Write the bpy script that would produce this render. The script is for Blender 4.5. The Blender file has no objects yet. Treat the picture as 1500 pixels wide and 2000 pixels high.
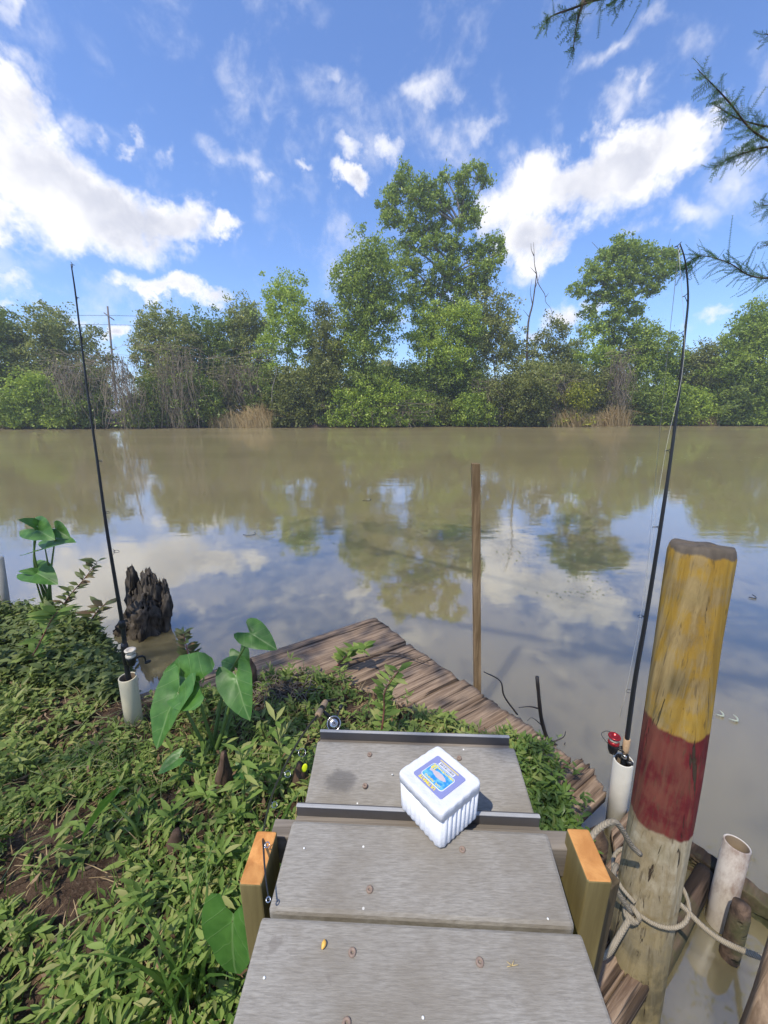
import bpy, bmesh, math, random
import numpy as np
from mathutils import Vector, Matrix, noise as mn

rng = np.random.default_rng(7)
random.seed(7)
C = bpy.context.scene.collection
scene = bpy.context.scene
R = math.radians

# ------------------------------------------------------------------ camera
CAM_H, FPX, PITCH = 2.1, 751.0, R(14.8)
cam_pos = np.array([0, 0, CAM_H])
c_r = np.array([1.0, 0, 0])
c_f = np.array([0, math.cos(PITCH), -math.sin(PITCH)])
c_u = np.array([0, math.sin(PITCH), math.cos(PITCH)])

def ray(u, v): return c_f + c_r * (u - 750) / FPX - c_u * (v - 1000) / FPX
def P(u, v, z):
    d = ray(u, v); return cam_pos + d * (z - CAM_H) / d[2]
def PY(u, v, Y):
    d = ray(u, v); return cam_pos + d * Y / d[1]
def depth(q): return float((np.asarray(q) - cam_pos) @ c_f)

cd = bpy.data.cameras.new('camera'); co = bpy.data.objects.new('camera', cd); C.objects.link(co)
co.location = cam_pos; co.rotation_euler = (math.pi / 2 - PITCH, 0, 0)
cd.sensor_fit = 'VERTICAL'; cd.sensor_height = 36; cd.sensor_width = 27
cd.lens = 36 * FPX / 2000; cd.clip_start = 0.02; cd.clip_end = 5000
scene.camera = co

# ------------------------------------------------------------------ object helpers
def link(name, me, mat=None, parent=None, smooth=False):
    o = bpy.data.objects.new(name, me); C.objects.link(o)
    if mat is not None:
        for m in (mat if isinstance(mat, (list, tuple)) else [mat]): me.materials.append(m)
    if smooth: me.polygons.foreach_set('use_smooth', np.ones(len(me.polygons), bool))
    if parent is not None: o.parent = parent
    return o

def tag(o, label=None, cat=None, group=None, kind=None):
    if label: o['label'] = label
    if cat: o['category'] = cat
    if group: o['group'] = group
    if kind: o['kind'] = kind
    return o

def thing(name, label, cat, loc, group=None):
    o = bpy.data.objects.new(name, None); C.objects.link(o); o.location = Vector(loc)
    o.empty_display_size = .1
    return tag(o, label, cat, group)

class MB:
    """collects vertices and faces in world space, builds one mesh object"""
    def __init__(s): s.V = []; s.F = []; s.n = 0; s.M = []; s.uv = None
    def add(s, V, F, mi=0):
        V = np.asarray(V, float).reshape(-1, 3)
        s.V.append(V)
        for f in F: s.F.append([i + s.n for i in f]); s.M.append(mi)
        s.n += len(V)
    def build(s, name, mat, parent=None, smooth=True, bevel=0, seg=2):
        V = np.concatenate(s.V) if s.V else np.zeros((0, 3))
        if parent is not None: V = V - np.array(abs_loc(parent))
        me = bpy.data.meshes.new(name); me.from_pydata(V.tolist(), [], s.F); me.update()
        o = link(name, me, mat, parent, smooth)
        if any(s.M): me.polygons.foreach_set('material_index', s.M)
        if bevel:
            bm = bmesh.new(); bm.from_mesh(me)
            bmesh.ops.bevel(bm, geom=[e for e in bm.edges if e.calc_face_angle(0) > .6], offset=bevel, segments=seg, affect='EDGES', profile=.5)
            bm.to_mesh(me); bm.free()
            me.polygons.foreach_set('use_smooth', np.zeros(len(me.polygons), bool))
        return o

def abs_loc(o):
    l = Vector((0, 0, 0))
    while o is not None: l = l + o.location; o = o.parent
    return l

def quads(name, V, mat, parent=None, k=4, smooth=False, uv=None):
    """fast mesh: V (n,k,3) separate faces"""
    V = np.asarray(V, np.float32)
    n = V.shape[0]
    W = V.reshape(-1, 3)
    if parent is not None: W = W - np.array(abs_loc(parent), np.float32)
    me = bpy.data.meshes.new(name)
    me.vertices.add(n * k); me.vertices.foreach_set('co', W.astype(np.float32).ravel())
    me.loops.add(n * k); me.loops.foreach_set('vertex_index', np.arange(n * k, dtype=np.int32))
    me.polygons.add(n); me.polygons.foreach_set('loop_start', np.arange(0, n * k, k, dtype=np.int32))
    me.polygons.foreach_set('loop_total', np.full(n, k, np.int32))
    me.update(calc_edges=True); me.validate()
    return link(name, me, mat, parent, smooth)

def indexed(name, V, F, mat, parent=None, smooth=False):
    V = np.asarray(V, np.float32).reshape(-1, 3); F = np.asarray(F, np.int32)
    if parent is not None: V = V - np.array(abs_loc(parent), np.float32)
    n, k = F.shape
    me = bpy.data.meshes.new(name)
    me.vertices.add(len(V)); me.vertices.foreach_set('co', V.astype(np.float32).ravel())
    me.loops.add(n * k); me.loops.foreach_set('vertex_index', F.ravel())
    me.polygons.add(n); me.polygons.foreach_set('loop_start', np.arange(0, n * k, k, dtype=np.int32))
    me.polygons.foreach_set('loop_total', np.full(n, k, np.int32))
    me.update(calc_edges=True); me.validate()
    return link(name, me, mat, parent, smooth)

def norm(v):
    v = np.asarray(v, float); return v / (np.linalg.norm(v, axis=-1, keepdims=True) + 1e-12)

def smooth_path(pts, n=6):
    pts = [np.asarray(p, float) for p in pts]
    if len(pts) < 3: return [pts[0] + (pts[-1] - pts[0]) * t for t in np.linspace(0, 1, n + 1)]
    out = []
    Q = [2 * pts[0] - pts[1]] + pts + [2 * pts[-1] - pts[-2]]
    for i in range(1, len(Q) - 2):
        p0, p1, p2, p3 = Q[i - 1:i + 3]
        for t in np.linspace(0, 1, n, endpoint=False):
            out.append(.5 * ((2 * p1) + (-p0 + p2) * t + (2 * p0 - 5 * p1 + 4 * p2 - p3) * t * t + (-p0 + 3 * p1 - 3 * p2 + p3) * t ** 3))
    out.append(pts[-1]); return out

def tube(mb, pts, rad, seg=8, mi=0, cap=True, wob=0, wf=3.0, fib=0):
    pts = [np.asarray(p, float) for p in pts]; n = len(pts)
    if np.isscalar(rad): rad = [rad] * n
    elif len(rad) != n: rad = np.interp(np.linspace(0, 1, n), np.linspace(0, 1, len(rad)), rad)
    t = norm(pts[1] - pts[0]); a = np.array([0, 0, 1.0]) if abs(t[2]) < .9 else np.array([1.0, 0, 0])
    x = norm(np.cross(a, t)); V = []
    for i in range(n):
        t = norm(pts[min(i + 1, n - 1)] - pts[max(i - 1, 0)])
        x = norm(x - t * (x @ t)); y = np.cross(t, x)
        for k in range(seg):
            th = 2 * math.pi * k / seg; d = x * math.cos(th) + y * math.sin(th)
            r = rad[i]
            if wob: r *= 1 + wob * mn.noise(Vector(pts[i] * wf + d * 1.3))
            if fib: r *= 1 + fib * mn.noise(Vector(d * 3.4 + pts[0] * 7 + t * i * .10)) + fib * .5 * mn.noise(Vector(d * 8 + pts[i] * 16))
            V.append(pts[i] + d * r + (t * rad[0] * 1.1 * mn.noise(Vector(d * 3 + pts[0] * 9)) if fib and i >= n - 3 else 0))
    F = [[i * seg + k, i * seg + (k + 1) % seg, (i + 1) * seg + (k + 1) % seg, (i + 1) * seg + k] for i in range(n - 1) for k in range(seg)]
    if cap: F += [list(range(seg))[::-1], [(n - 1) * seg + k for k in range(seg)]]
    mb.add(V, F, mi)

def lathe(mb, prof, o, ax, seg=20, mi=0, closed=False):
    """prof [(r, t)] along axis"""
    o = np.asarray(o, float); ax = norm(ax); a = np.array([0, 0, 1.0]) if abs(ax[2]) < .9 else np.array([1.0, 0, 0])
    x = norm(np.cross(a, ax)); y = np.cross(ax, x); V = []
    for r, t in prof:
        for k in range(seg):
            th = 2 * math.pi * k / seg; V.append(o + ax * t + (x * math.cos(th) + y * math.sin(th)) * r)
    n = len(prof)
    F = [[i * seg + k, i * seg + (k + 1) % seg, (i + 1) * seg + (k + 1) % seg, (i + 1) * seg + k] for i in range(n - 1) for k in range(seg)]
    if closed: F += [[(n - 1) * seg + k, (n - 1) * seg + (k + 1) % seg, (k + 1) % seg, k] for k in range(seg)]
    else: F += [list(range(seg))[::-1], [(n - 1) * seg + k for k in range(seg)]]
    mb.add(V, F, mi)

def ring(mb, o, ax, R_, r, seg=16, mi=0):
    prof = [(R_ + r * math.cos(a), r * math.sin(a)) for a in np.linspace(0, 2 * math.pi, 7)[:-1]]
    lathe(mb, prof, o, ax, seg, mi, closed=True)

def prism(mb, top, h, mi=0):
    """top: 4 world points (counter-clockwise from above), extruded down by h"""
    T = np.asarray(top, float); B = T - np.array([0, 0, h])
    V = np.concatenate([T, B]); n = len(T)
    F = [list(range(n)), [n + i for i in range(n)][::-1]] + [[i, n + i, n + (i + 1) % n, (i + 1) % n] for i in range(n)]
    mb.add(V, F, mi)

def boxm(mb, c, ex, ey, ez, sx, sy, sz, mi=0):
    c = np.asarray(c, float); V = []
    for k in (-.5, .5):
        for a, b in ((-.5, -.5), (.5, -.5), (.5, .5), (-.5, .5)): V.append(c + ex * a * sx + ey * b * sy + ez * k * sz)
    F = [[3, 2, 1, 0], [4, 5, 6, 7], [0, 1, 5, 4], [1, 2, 6, 5], [2, 3, 7, 6], [3, 0, 4, 7]]
    mb.add(V, F, mi)

X3, Y3, Z3 = np.eye(3)

# ------------------------------------------------------------------ material helpers
class NT:
    def __init__(s, tree): s.t = tree; s.n = tree.nodes; s.l = tree.links
    def node(s, typ, ins=None, **kw):
        n = s.n.new(typ)
        for k, v in kw.items(): setattr(n, k, v)
        if ins:
            for k, v in ins.items(): s.set(n.inputs[k], v)
        return n
    def set(s, sock, v):
        if isinstance(v, bpy.types.NodeSocket): s.l.new(v, sock)
        elif isinstance(v, bpy.types.Node): s.l.new(v.outputs[0], sock)
        else:
            if hasattr(sock.default_value, '__len__') and not isinstance(v, str):
                v = list(v)
                if len(sock.default_value) == 4 and len(v) == 3: v = v + [1]
            sock.default_value = v
    def math(s, op, a, b=0.0, c=None, clamp=False):
        n = s.node('ShaderNodeMath', operation=op, use_clamp=clamp); s.set(n.inputs[0], a); s.set(n.inputs[1], b)
        if c is not None: s.set(n.inputs[2], c)
        return n.outputs[0]
    def mix(s, f, a, b, mode='MIX'):
        n = s.node('ShaderNodeMix', data_type='RGBA', blend_type=mode)
        s.set(n.inputs[0], f); s.set(n.inputs[6], a); s.set(n.inputs[7], b); return n.outputs[2]
    def noise(s, vec, scale, detail=4, rough=.55, dist=0.0):
        n = s.node('ShaderNodeTexNoise', {'Scale': scale, 'Detail': detail, 'Roughness': rough, 'Distortion': dist})
        if vec is not None: s.set(n.inputs['Vector'], vec)
        return n.outputs[0]
    def ss(s, v, a, b, lo=0.0, hi=1.0):
        n = s.node('ShaderNodeMapRange', {'Value': v, 'From Min': a, 'From Max': b, 'To Min': lo, 'To Max': hi}, interpolation_type='SMOOTHSTEP'); return n.outputs[0]
    def mapping(s, vec, loc=(0, 0, 0), rot=(0, 0, 0), sc=(1, 1, 1), typ='POINT'):
        n = s.node('ShaderNodeMapping', {'Vector': vec, 'Location': loc, 'Rotation': rot, 'Scale': sc}, vector_type=typ); return n.outputs[0]
    def coord(s, which='Object'): return s.node('ShaderNodeTexCoord').outputs[which]
    def ramp(s, f, stops):
        n = s.node('ShaderNodeValToRGB'); s.set(n.inputs[0], f); e = n.color_ramp.elements
        while len(e) < len(stops): e.new(.5)
        for el, (p, c) in zip(e, stops): el.position = p; el.color = (*c, 1)
        return n.outputs[0]

def new_mat(name):
    m = bpy.data.materials.new(name); m.use_nodes = True; m.node_tree.nodes.clear(); return m, NT(m.node_tree)

def finish(n, color, rough=.6, height=None, bump=.3, dist=.005, spec=.5, metal=0.0, extra=None):
    b = n.node('ShaderNodeBsdfPrincipled', {'Base Color': color, 'Roughness': rough, 'Metallic': metal, 'Specular IOR Level': spec})
    if height is not None:
        bp = n.node('ShaderNodeBump', {'Height': height, 'Strength': bump, 'Distance': dist}); n.l.new(bp.outputs[0], b.inputs['Normal'])
    if extra:
        for k, v in extra.items(): n.set(b.inputs[k], v)
    o = n.node('ShaderNodeOutputMaterial'); n.l.new(b.outputs[0], o.inputs[0]); return b

def mat_plain(name, col, rough=.5, var=.15, scale=30, bump=.15, spec=.5, metal=0.0):
    m, n = new_mat(name); co_ = n.coord(); f = n.noise(co_, scale, 4)
    c = n.mix(f, [x * (1 - var) for x in col], [min(1, x * (1 + var)) for x in col])
    finish(n, c, rough, f, bump, .002, spec, metal); return m

def mat_leaf(name, cols, trans=.35, rough=.45, spec=.3):
    """cols: colour stops picked per leaf"""
    m, n = new_mat(name)
    g = n.node('ShaderNodeNewGeometry')
    k = len(cols)
    c = n.ramp(g.outputs['Random Per Island'], [(i / max(1, k - 1), cc) for i, cc in enumerate(cols)])
    big = n.noise(n.coord('Object'), .35, 3)
    c = n.mix(n.ss(big, .35, .7), c, n.mix(.5, c, cols[-1]))
    p = n.node('ShaderNodeBsdfPrincipled', {'Base Color': c, 'Roughness': rough, 'Specular IOR Level': spec})
    t = n.node('ShaderNodeBsdfTranslucent', {'Color': n.mix(.35, c, (.25, .36, .03))})
    mx = n.node('ShaderNodeMixShader', {0: trans}); n.l.new(p.outputs[0], mx.inputs[1]); n.l.new(t.outputs[0], mx.inputs[2])
    o = n.node('ShaderNodeOutputMaterial'); n.l.new(mx.outputs[0], o.inputs[0]); return m

def mat_wood(name, dark, light, grain=(2, 40, 40), rot=(0, 0, 0), scale=1.0, crack=.5, moss=None, rough=.85, bump=.6, dist=.006):
    """grain runs along local x after rotation"""
    m, n = new_mat(name); v = n.coord('Object'); v = n.mapping(v, rot=rot)
    g = n.mapping(v, sc=[a * scale for a in grain])
    f1 = n.noise(g, 1.0, 6, .65, .4); f2 = n.noise(n.mapping(v, sc=[a * scale * .35 for a in grain]), 1.0, 3, .5, .3)
    big = n.noise(v, 2.5, 3)
    c = n.mix(n.ss(f1, .3, .72), dark, light)
    c = n.mix(n.ss(big, .35, .7, 0, .45), c, [a * .55 for a in light])
    ck = n.ss(f2, .36, .44)      # narrow dark cracks
    c = n.mix(n.math('MULTIPLY', n.math('SUBTRACT', 1.0, ck), crack), c, [a * .25 for a in dark])
    h = n.math('ADD', n.math('MULTIPLY', f1, .5), ck)
    if moss:
        mf = n.ss(n.noise(v, 6, 5), .5, .68); c = n.mix(n.math('MULTIPLY', mf, .7), c, moss)
    finish(n, c, rough, h, bump, dist, .25); return m

# ------------------------------------------------------------------ world: sky with clouds
SUN_EL, SUN_AZ = R(60), R(222)          # azimuth clockwise from +Y
w = bpy.data.worlds.new('World'); scene.world = w; w.use_nodes = True; w.node_tree.nodes.clear(); n = NT(w.node_tree)
sky = n.node('ShaderNodeTexSky', sky_type='NISHITA', sun_disc=False, sun_elevation=SUN_EL, sun_rotation=SUN_AZ, air_density=1.0, dust_density=.4, ozone_density=2.2)
gen = n.coord('Generated')
sep = n.node('ShaderNodeSeparateXYZ', {0: gen})
az = n.math('ARCTAN2', sep.outputs[0], sep.outputs[1]); el = n.math('ARCSINE', sep.outputs[2])
comb = n.node('ShaderNodeCombineXYZ', {0: az, 1: el, 2: 0.0}).outputs[0]

def px2ae(u, v):
    d = norm(ray(u, v)); return np.array([math.atan2(d[0], d[1]), math.asin(d[2])])
blobs = [ # u, v, ru, rv, rot deg (clockwise in the picture), weight
 (60, 360, 170, 120, 25, 1.0), (200, 425, 230, 82, 16, 1.0), (320, 430, 120, 62, 20, 1.0), (425, 470, 55, 26, 0, .85), (20, 250, 90, 70, 30, .8), (15, 440, 90, 60, 20, .9),
 (40, 35, 75, 55, -20, .7), (30, 165, 60, 40, 30, .62), (120, 215, 110, 40, 35, .55), (180, 240, 40, 22, 30, .55), (255, 265, 30, 18, 10, .6), (165, 315, 60, 16, 38, .55),
 (320, 290, 28, 24, -30, .45), (430, 290, 75, 30, 20, .42), (480, 330, 30, 22, 30, .42), (573, 310, 26, 15, 0, .65),
 (330, 562, 100, 22, 6, .8), (410, 575, 55, 24, 0, .8), (250, 634, 32, 16, 0, .85), (160, 604, 40, 14, 0, .7), (35, 552, 55, 18, 0, .5), (0, 590, 30, 14, 0, .6), (90, 585, 60, 12, 10, .45),
 (672, 304, 42, 26, 0, .75), (752, 304, 38, 28, -10, .75), (680, 366, 50, 26, 20, .8), (675, 122, 48, 30, -20, .42),
 (850, 172, 75, 48, -25, .66), (945, 222, 62, 38, -15, .62), (890, 285, 48, 62, 10, .5), (1010, 285, 40, 50, 30, .45),
 (1080, 375, 190, 85, -14, 1.0), (1190, 330, 170, 66, -20, 1.0), (1320, 275, 120, 52, -22, .85), (1040, 475, 95, 50, -10, .85), (1020, 520, 60, 22, -20, .6),
 (1350, 400, 105, 42, -6, .72), (1230, 430, 60, 26, -30, .5), (1440, 340, 110, 70, -20, .5),
 (1190, 120, 100, 34, -28, .62), (1270, 72, 110, 44, -32, .6), (1215, 208, 55, 40, -30, .55), (1275, 170, 24, 40, 25, .4), (1370, 90, 40, 70, 20, .35),
 (1110, 612, 85, 38, 0, .9), (1040, 640, 60, 30, 0, .8), (1180, 600, 40, 30, 0, .8), (1365, 611, 42, 14, 0, .75), (1290, 630, 40, 14, 0, .5), (900, 560, 60, 20, 0, .5), (1450, 180, 60, 90, 20, .42), (700, 640, 120, 30, 0, .5),
]
wv = n.node('ShaderNodeTexNoise', {'Vector': gen, 'Scale': 5.5, 'Detail': 6.0, 'Roughness': .62}); wv2 = n.node('ShaderNodeVectorMath', {0: wv.outputs[1], 1: (.5, .5, .5)}, operation='SUBTRACT').outputs[0]
comb = n.node('ShaderNodeVectorMath', {0: comb, 1: n.node('ShaderNodeVectorMath', {0: wv2, 1: (.26, .20, 0)}, operation='MULTIPLY').outputs[0]}, operation='ADD').outputs[0]
field = wisp = None
for (u, v, ru, rv, rot, wt) in blobs:
    c0 = px2ae(u, v); a = R(rot); wt = wt if wt > .78 else wt * .84
    J = np.stack([(px2ae(u + 4, v) - px2ae(u - 4, v)) / 8, (px2ae(u, v + 4) - px2ae(u, v - 4)) / 8], 1)
    A = np.array([[math.cos(a), -math.sin(a)], [math.sin(a), math.cos(a)]]) @ np.diag([ru * 1.18, rv * 1.18])
    U, S, _ = np.linalg.svd(J @ A)
    if np.linalg.det(U) < 0: U[:, 1] *= -1
    mp = n.mapping(comb, (c0[0], c0[1], 0), (0, 0, math.atan2(U[1, 0], U[0, 0])), (S[0], S[1], 1), 'TEXTURE')
    ln = n.node('ShaderNodeVectorMath', {0: mp}, operation='LENGTH').outputs['Value']
    val = n.math('MULTIPLY', n.math('SUBTRACT', 1.0, ln), wt)
    if wt > .78: field = val if field is None else n.math('SMOOTH_MAX', field, val, .12)
    else: wisp = val if wisp is None else n.math('SMOOTH_MAX', wisp, val, .12)
# generic clouds on the rest of the dome (behind and above the viewer)
behind = n.math('MULTIPLY', n.ss(sep.outputs[1], .25, -.3), n.ss(n.noise(gen, 2.2, 4), .5, .68)); 
field = n.math('MAXIMUM', field, n.math('MULTIPLY', behind, .5))
warp = n.node('ShaderNodeVectorMath', {0: gen, 1: (3.1, 1.7, 5.0)}, operation='ADD').outputs[0]
nz1 = n.noise(warp, 7.0, 9, .6, .3); nz2 = n.noise(warp, 22.0, 6, .62, .4)
nz = n.math('ADD', n.math('MULTIPLY', n.math('SUBTRACT', nz1, .5), 1.9), n.math('MULTIPLY', n.math('SUBTRACT', nz2, .5), .75))
raw = n.math('ADD', n.math('MAXIMUM', field, -.6), nz)
dens = n.ss(raw, -.02, .62)
dens = n.math('MULTIPLY', dens, n.ss(field, -.20, .22))
wraw = n.math('ADD', n.math('MAXIMUM', wisp, -.6), n.math('MULTIPLY', nz, .85))
wd_ = n.math('MULTIPLY', n.math('MULTIPLY', n.ss(wraw, .02, .80), n.ss(wisp, -.15, .3)), .78)
dens = n.math('MAXIMUM', dens, wd_)
# body shading: thick middles greyer towards the underside
thick = n.math('MULTIPLY', n.ss(field, .25, .75), n.ss(n.noise(warp, 5.0, 4), .36, .58))
ccol = n.mix(n.math('MULTIPLY', thick, .9), (1.02, 1.0, 1.0), (.55, .57, .66))
ccol = n.mix(n.ss(nz2, .3, .75, 0, .25), ccol, (1.1, 1.09, 1.08))
skyc = n.node('ShaderNodeVectorMath', {0: sky.outputs[0], 1: (.80, .95, 1.24)}, operation='MULTIPLY').outputs[0]
SKY_STR = .15
ccs = n.node('ShaderNodeVectorMath', {0: ccol, 'Scale': .92 / SKY_STR}, operation='SCALE').outputs[0]
fin = n.mix(n.math('MULTIPLY', dens, .96), skyc, ccs)
bg = n.node('ShaderNodeBackground', {'Color': fin, 'Strength': SKY_STR})
n.l.new(bg.outputs[0], n.node('ShaderNodeOutputWorld').inputs[0])
w.cycles.sampling_method = 'MANUAL'; w.cycles.sample_map_resolution = 512

sl = bpy.data.lights.new('sun', 'SUN'); so = bpy.data.objects.new('sun', sl); C.objects.link(so)
sl.energy = 3.5; sl.angle = R(.5); sl.color = (1, .93, .80)
to_sun = Vector((math.sin(SUN_AZ) * math.cos(SUN_EL), math.cos(SUN_AZ) * math.cos(SUN_EL), math.sin(SUN_EL)))
so.rotation_euler = to_sun.to_track_quat('Z', 'Y').to_euler()
so.location = to_sun * 30

scene.view_settings.view_transform = 'Standard'; scene.view_settings.look = 'None'
scene.view_settings.exposure = 0.38; scene.view_settings.gamma = 1
cy = scene.cycles
cy.max_bounces = 7; cy.diffuse_bounces = 3; cy.glossy_bounces = 3; cy.transmission_bounces = 4; cy.transparent_max_bounces = 6
cy.caustics_reflective = False; cy.caustics_refractive = False; cy.sample_clamp_indirect = 6
cy.use_denoising = True

# ------------------------------------------------------------------ terrain
def bank_y(x): return 51 + .11 * np.asarray(x, float) + 1.2 * np.sin(np.asarray(x) * .21) + .5 * np.sin(np.asarray(x) * .9)
edge_px = [(-260, 1185), (0, 1192), (110, 1195), (205, 1240), (225, 1305), (300, 1356), (400, 1350), (500, 1312), (620, 1305), (740, 1338), (860, 1392), (1000, 1432), (1062, 1462), (1105, 1540), (1115, 1650), (1105, 1800), (1090, 2100)]
poly = np.array([P(u, v, .3)[:2] for u, v in edge_px] + [(.45, -1.0), (.9, -4), (-14, -6), (-14, 3.4)])

def sdist(x, y):
    x = np.asarray(x, float); y = np.asarray(y, float); q = np.stack([x, y], -1); dmin = np.full(x.shape, 1e9); ins = np.zeros(x.shape, bool)
    for i in range(len(poly)):
        a, b = poly[i], poly[(i + 1) % len(poly)]; e = b - a; t = np.clip(((q - a) @ e) / (e @ e), 0, 1)
        dmin = np.minimum(dmin, np.linalg.norm(q - a - t[..., None] * e, axis=-1))
        c = ((a[1] > y) != (b[1] > y)) & (x < (b[0] - a[0]) * (y - a[1]) / (b[1] - a[1] + 1e-12) + a[0]); ins ^= c
    return np.where(ins, dmin, -dmin)

def sst(v, a, b):
    t = np.clip((v - a) / (b - a), 0, 1); return t * t * (3 - 2 * t)

def fbm(x, y, s, o=3):
    v = 0; a = 1
    for i in range(o): v += a * mn.noise(Vector((x * s, y * s, 3.7 * i))); s *= 2.1; a *= .5
    return v

def ground_h(x, y):
    x = np.asarray(x, float); y = np.asarray(y, float)
    d = sdist(x, y)
    h = -.75 + 1.08 * sst(d, -.30, .12) + .10 * sst(d, .1, 1.2)
    near = (np.abs(x) < 6) & (y < 6) & (y > -2)
    rough = np.zeros_like(h); idx = np.argwhere(near & (d > -.4))
    for ij in idx:
        ij = tuple(ij); rough[ij] = .045 * fbm(x[ij], y[ij], 2.3, 4)
    h = h + rough
    db = y - bank_y(x)
    far = -.9 + 1.35 * sst(db, -.8, 1.4) + .7 * sst(db, 2, 30)
    return np.where(y > 25, far, h)

xs = np.concatenate([-np.geomspace(5, 900, 22)[::-1], np.arange(-4.6, 2.6, .045), np.geomspace(2.7, 900, 24)])
ys = np.concatenate([-np.geomspace(1.2, 300, 12)[::-1], np.arange(-1, 4.2, .045), np.geomspace(4.4, 40, 12), np.arange(42, 64, .7), np.geomspace(66, 1500, 14)])
GX, GY = np.meshgrid(xs, ys); GZ = ground_h(GX, GY)
nx, ny = len(xs), len(ys)
idx = np.arange(nx * ny).reshape(ny, nx)
Fg = np.stack([idx[:-1, :-1], idx[:-1, 1:], idx[1:, 1:], idx[1:, :-1]], -1).reshape(-1, 4)
m_soil, n = new_mat('soil'); v = n.coord('Object')
f1 = n.noise(v, 9, 7, .65); f2 = n.noise(v, 70, 5, .7); f3 = n.noise(v, 2.2, 3)
c = n.mix(n.ss(f1, .3, .7), (.045, .026, .017), (.13, .085, .058)); c = n.mix(n.ss(f2, .52, .7), c, (.20, .145, .10)); c = n.mix(n.ss(f3, .5, .7, 0, .6), c, (.06, .05, .03))
finish(n, c, .95, n.math('ADD', f1, f2), 1.0, .02, .15)
ground = indexed('ground', np.stack([GX, GY, GZ], -1), Fg, m_soil, smooth=True); tag(ground, 'dark soil of the river banks', None, None, 'structure')

def gh(x, y): return float(ground_h(np.array([x]), np.array([y]))[0])

# ------------------------------------------------------------------ water
m_water, n = new_mat('river_water'); v = n.coord('Object')
s2 = n.node('ShaderNodeSeparateXYZ', {0: v})
dist = n.node('ShaderNodeVectorMath', {0: v}, operation='LENGTH').outputs['Value']
r1 = n.noise(n.mapping(v, sc=(1.1, 3.2, 1)), 1.0, 3, .5, .2); r2 = n.noise(n.mapping(v, sc=(4.5, 9, 1)), 1.0, 3, .5, .2); r3 = n.noise(n.mapping(v, sc=(.25, .5, 1)), 1.0, 2)
patch = n.ss(n.noise(n.mapping(v, sc=(.09, .22, 1)), 1.0, 3), .42, .66)
amp = n.math('MULTIPLY', n.ss(dist, 2.2, 9, .10, 1.0), n.math('ADD', .35, n.math('MULTIPLY', patch, .9)))
hgt = n.math('MULTIPLY', n.math('ADD', n.math('ADD', r1, n.math('MULTIPLY', r2, .35)), r3), amp)
bp = n.node('ShaderNodeBump', {'Height': hgt, 'Strength': .5, 'Distance': .009})
mud = n.mix(n.ss(n.noise(n.mapping(v, sc=(.05, .12, 1)), 1.0, 3), .35, .65), (.202, .165, .082), (.236, .192, .100))
dif = n.node('ShaderNodeBsdfPrincipled', {'Base Color': mud, 'Roughness': 1.0, 'Specular IOR Level': 0.0, 'Subsurface Weight': 1.0, 'Subsurface Radius': (.45, .38, .22), 'Subsurface Scale': 1.0}, subsurface_method='BURLEY'); glo = n.node('ShaderNodeBsdfGlossy', {'Color': (.95, .97, 1), 'Roughness': .03})
n.l.new(bp.outputs[0], glo.inputs['Normal'])
lw = n.node('ShaderNodeLayerWeight', {'Blend': .5}); n.l.new(bp.outputs[0], lw.inputs['Normal'])
fac = n.ss(lw.outputs['Facing'], .25, 1.0, .17, .52)
mxw = n.node('ShaderNodeMixShader', {0: fac}); n.l.new(dif.outputs[0], mxw.inputs[1]); n.l.new(glo.outputs[0], mxw.inputs[2])
n.l.new(mxw.outputs[0], n.node('ShaderNodeOutputMaterial').inputs[0])
wm = MB(); wm.add([(-900, -60, 0), (900, -60, 0), (900, 150, 0), (-900, 150, 0)], [[0, 1, 2, 3]])
tag(wm.build('water', m_water, smooth=False), 'muddy brown river water with soft ripples', None, None, 'structure')

# ------------------------------------------------------------------ far bank trees
CROWN_DENS = 2.6; GROW = 1.16; HAZE = .0013
def leaf_quads(cen, size, aspect=.45, droop=.0, up=.4):
    """rhombic leaf faces at cen (n,3)"""
    n_ = len(cen); d = rng.normal(size=(n_, 3)); d[:, 2] -= droop; d = norm(d)
    nn = rng.normal(size=(n_, 3)); nn[:, 2] += up; s = norm(np.cross(d, nn))
    L = (size * rng.uniform(.6, 1.3, n_))[:, None]; W = L * aspect
    return np.stack([cen - d * L * .5, cen + s * W * .5, cen + d * L * .5, cen - s * W * .5], 1)

def crown_points(clumps, spray_r, per, dens, droop=0.0):
    out = []; dens = dens * CROWN_DENS
    for (c0, rx, ry, rz) in clumps:
        ns = max(5, int(dens * (rx * rz) / (spray_r ** 2)))
        d = norm(rng.normal(size=(ns, 3)))
        seed = rng.uniform(0, 50)
        rad = rng.uniform(.25, 1.0, ns) ** .55
        wob = np.array([mn.noise(Vector(q * 1.9 + seed)) for q in d])
        rad = rad * (.90 + .75 * wob) 
        sp = c0 + d * rad[:, None] * np.array([rx, ry, rz])
        k = rng.integers(per // 2, per * 3 // 2 + 1, ns)
        base = np.repeat(sp, k, 0)
        off = rng.normal(size=(len(base), 3)) * spray_r * np.repeat(rng.uniform(.35, .75, ns), k)[:, None] * np.array([1, 1, .8])
        if droop: off[:, 2] -= np.abs(rng.normal(size=len(base))) * spray_r * droop
        out.append(base + off)
    return np.concatenate(out)

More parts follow.
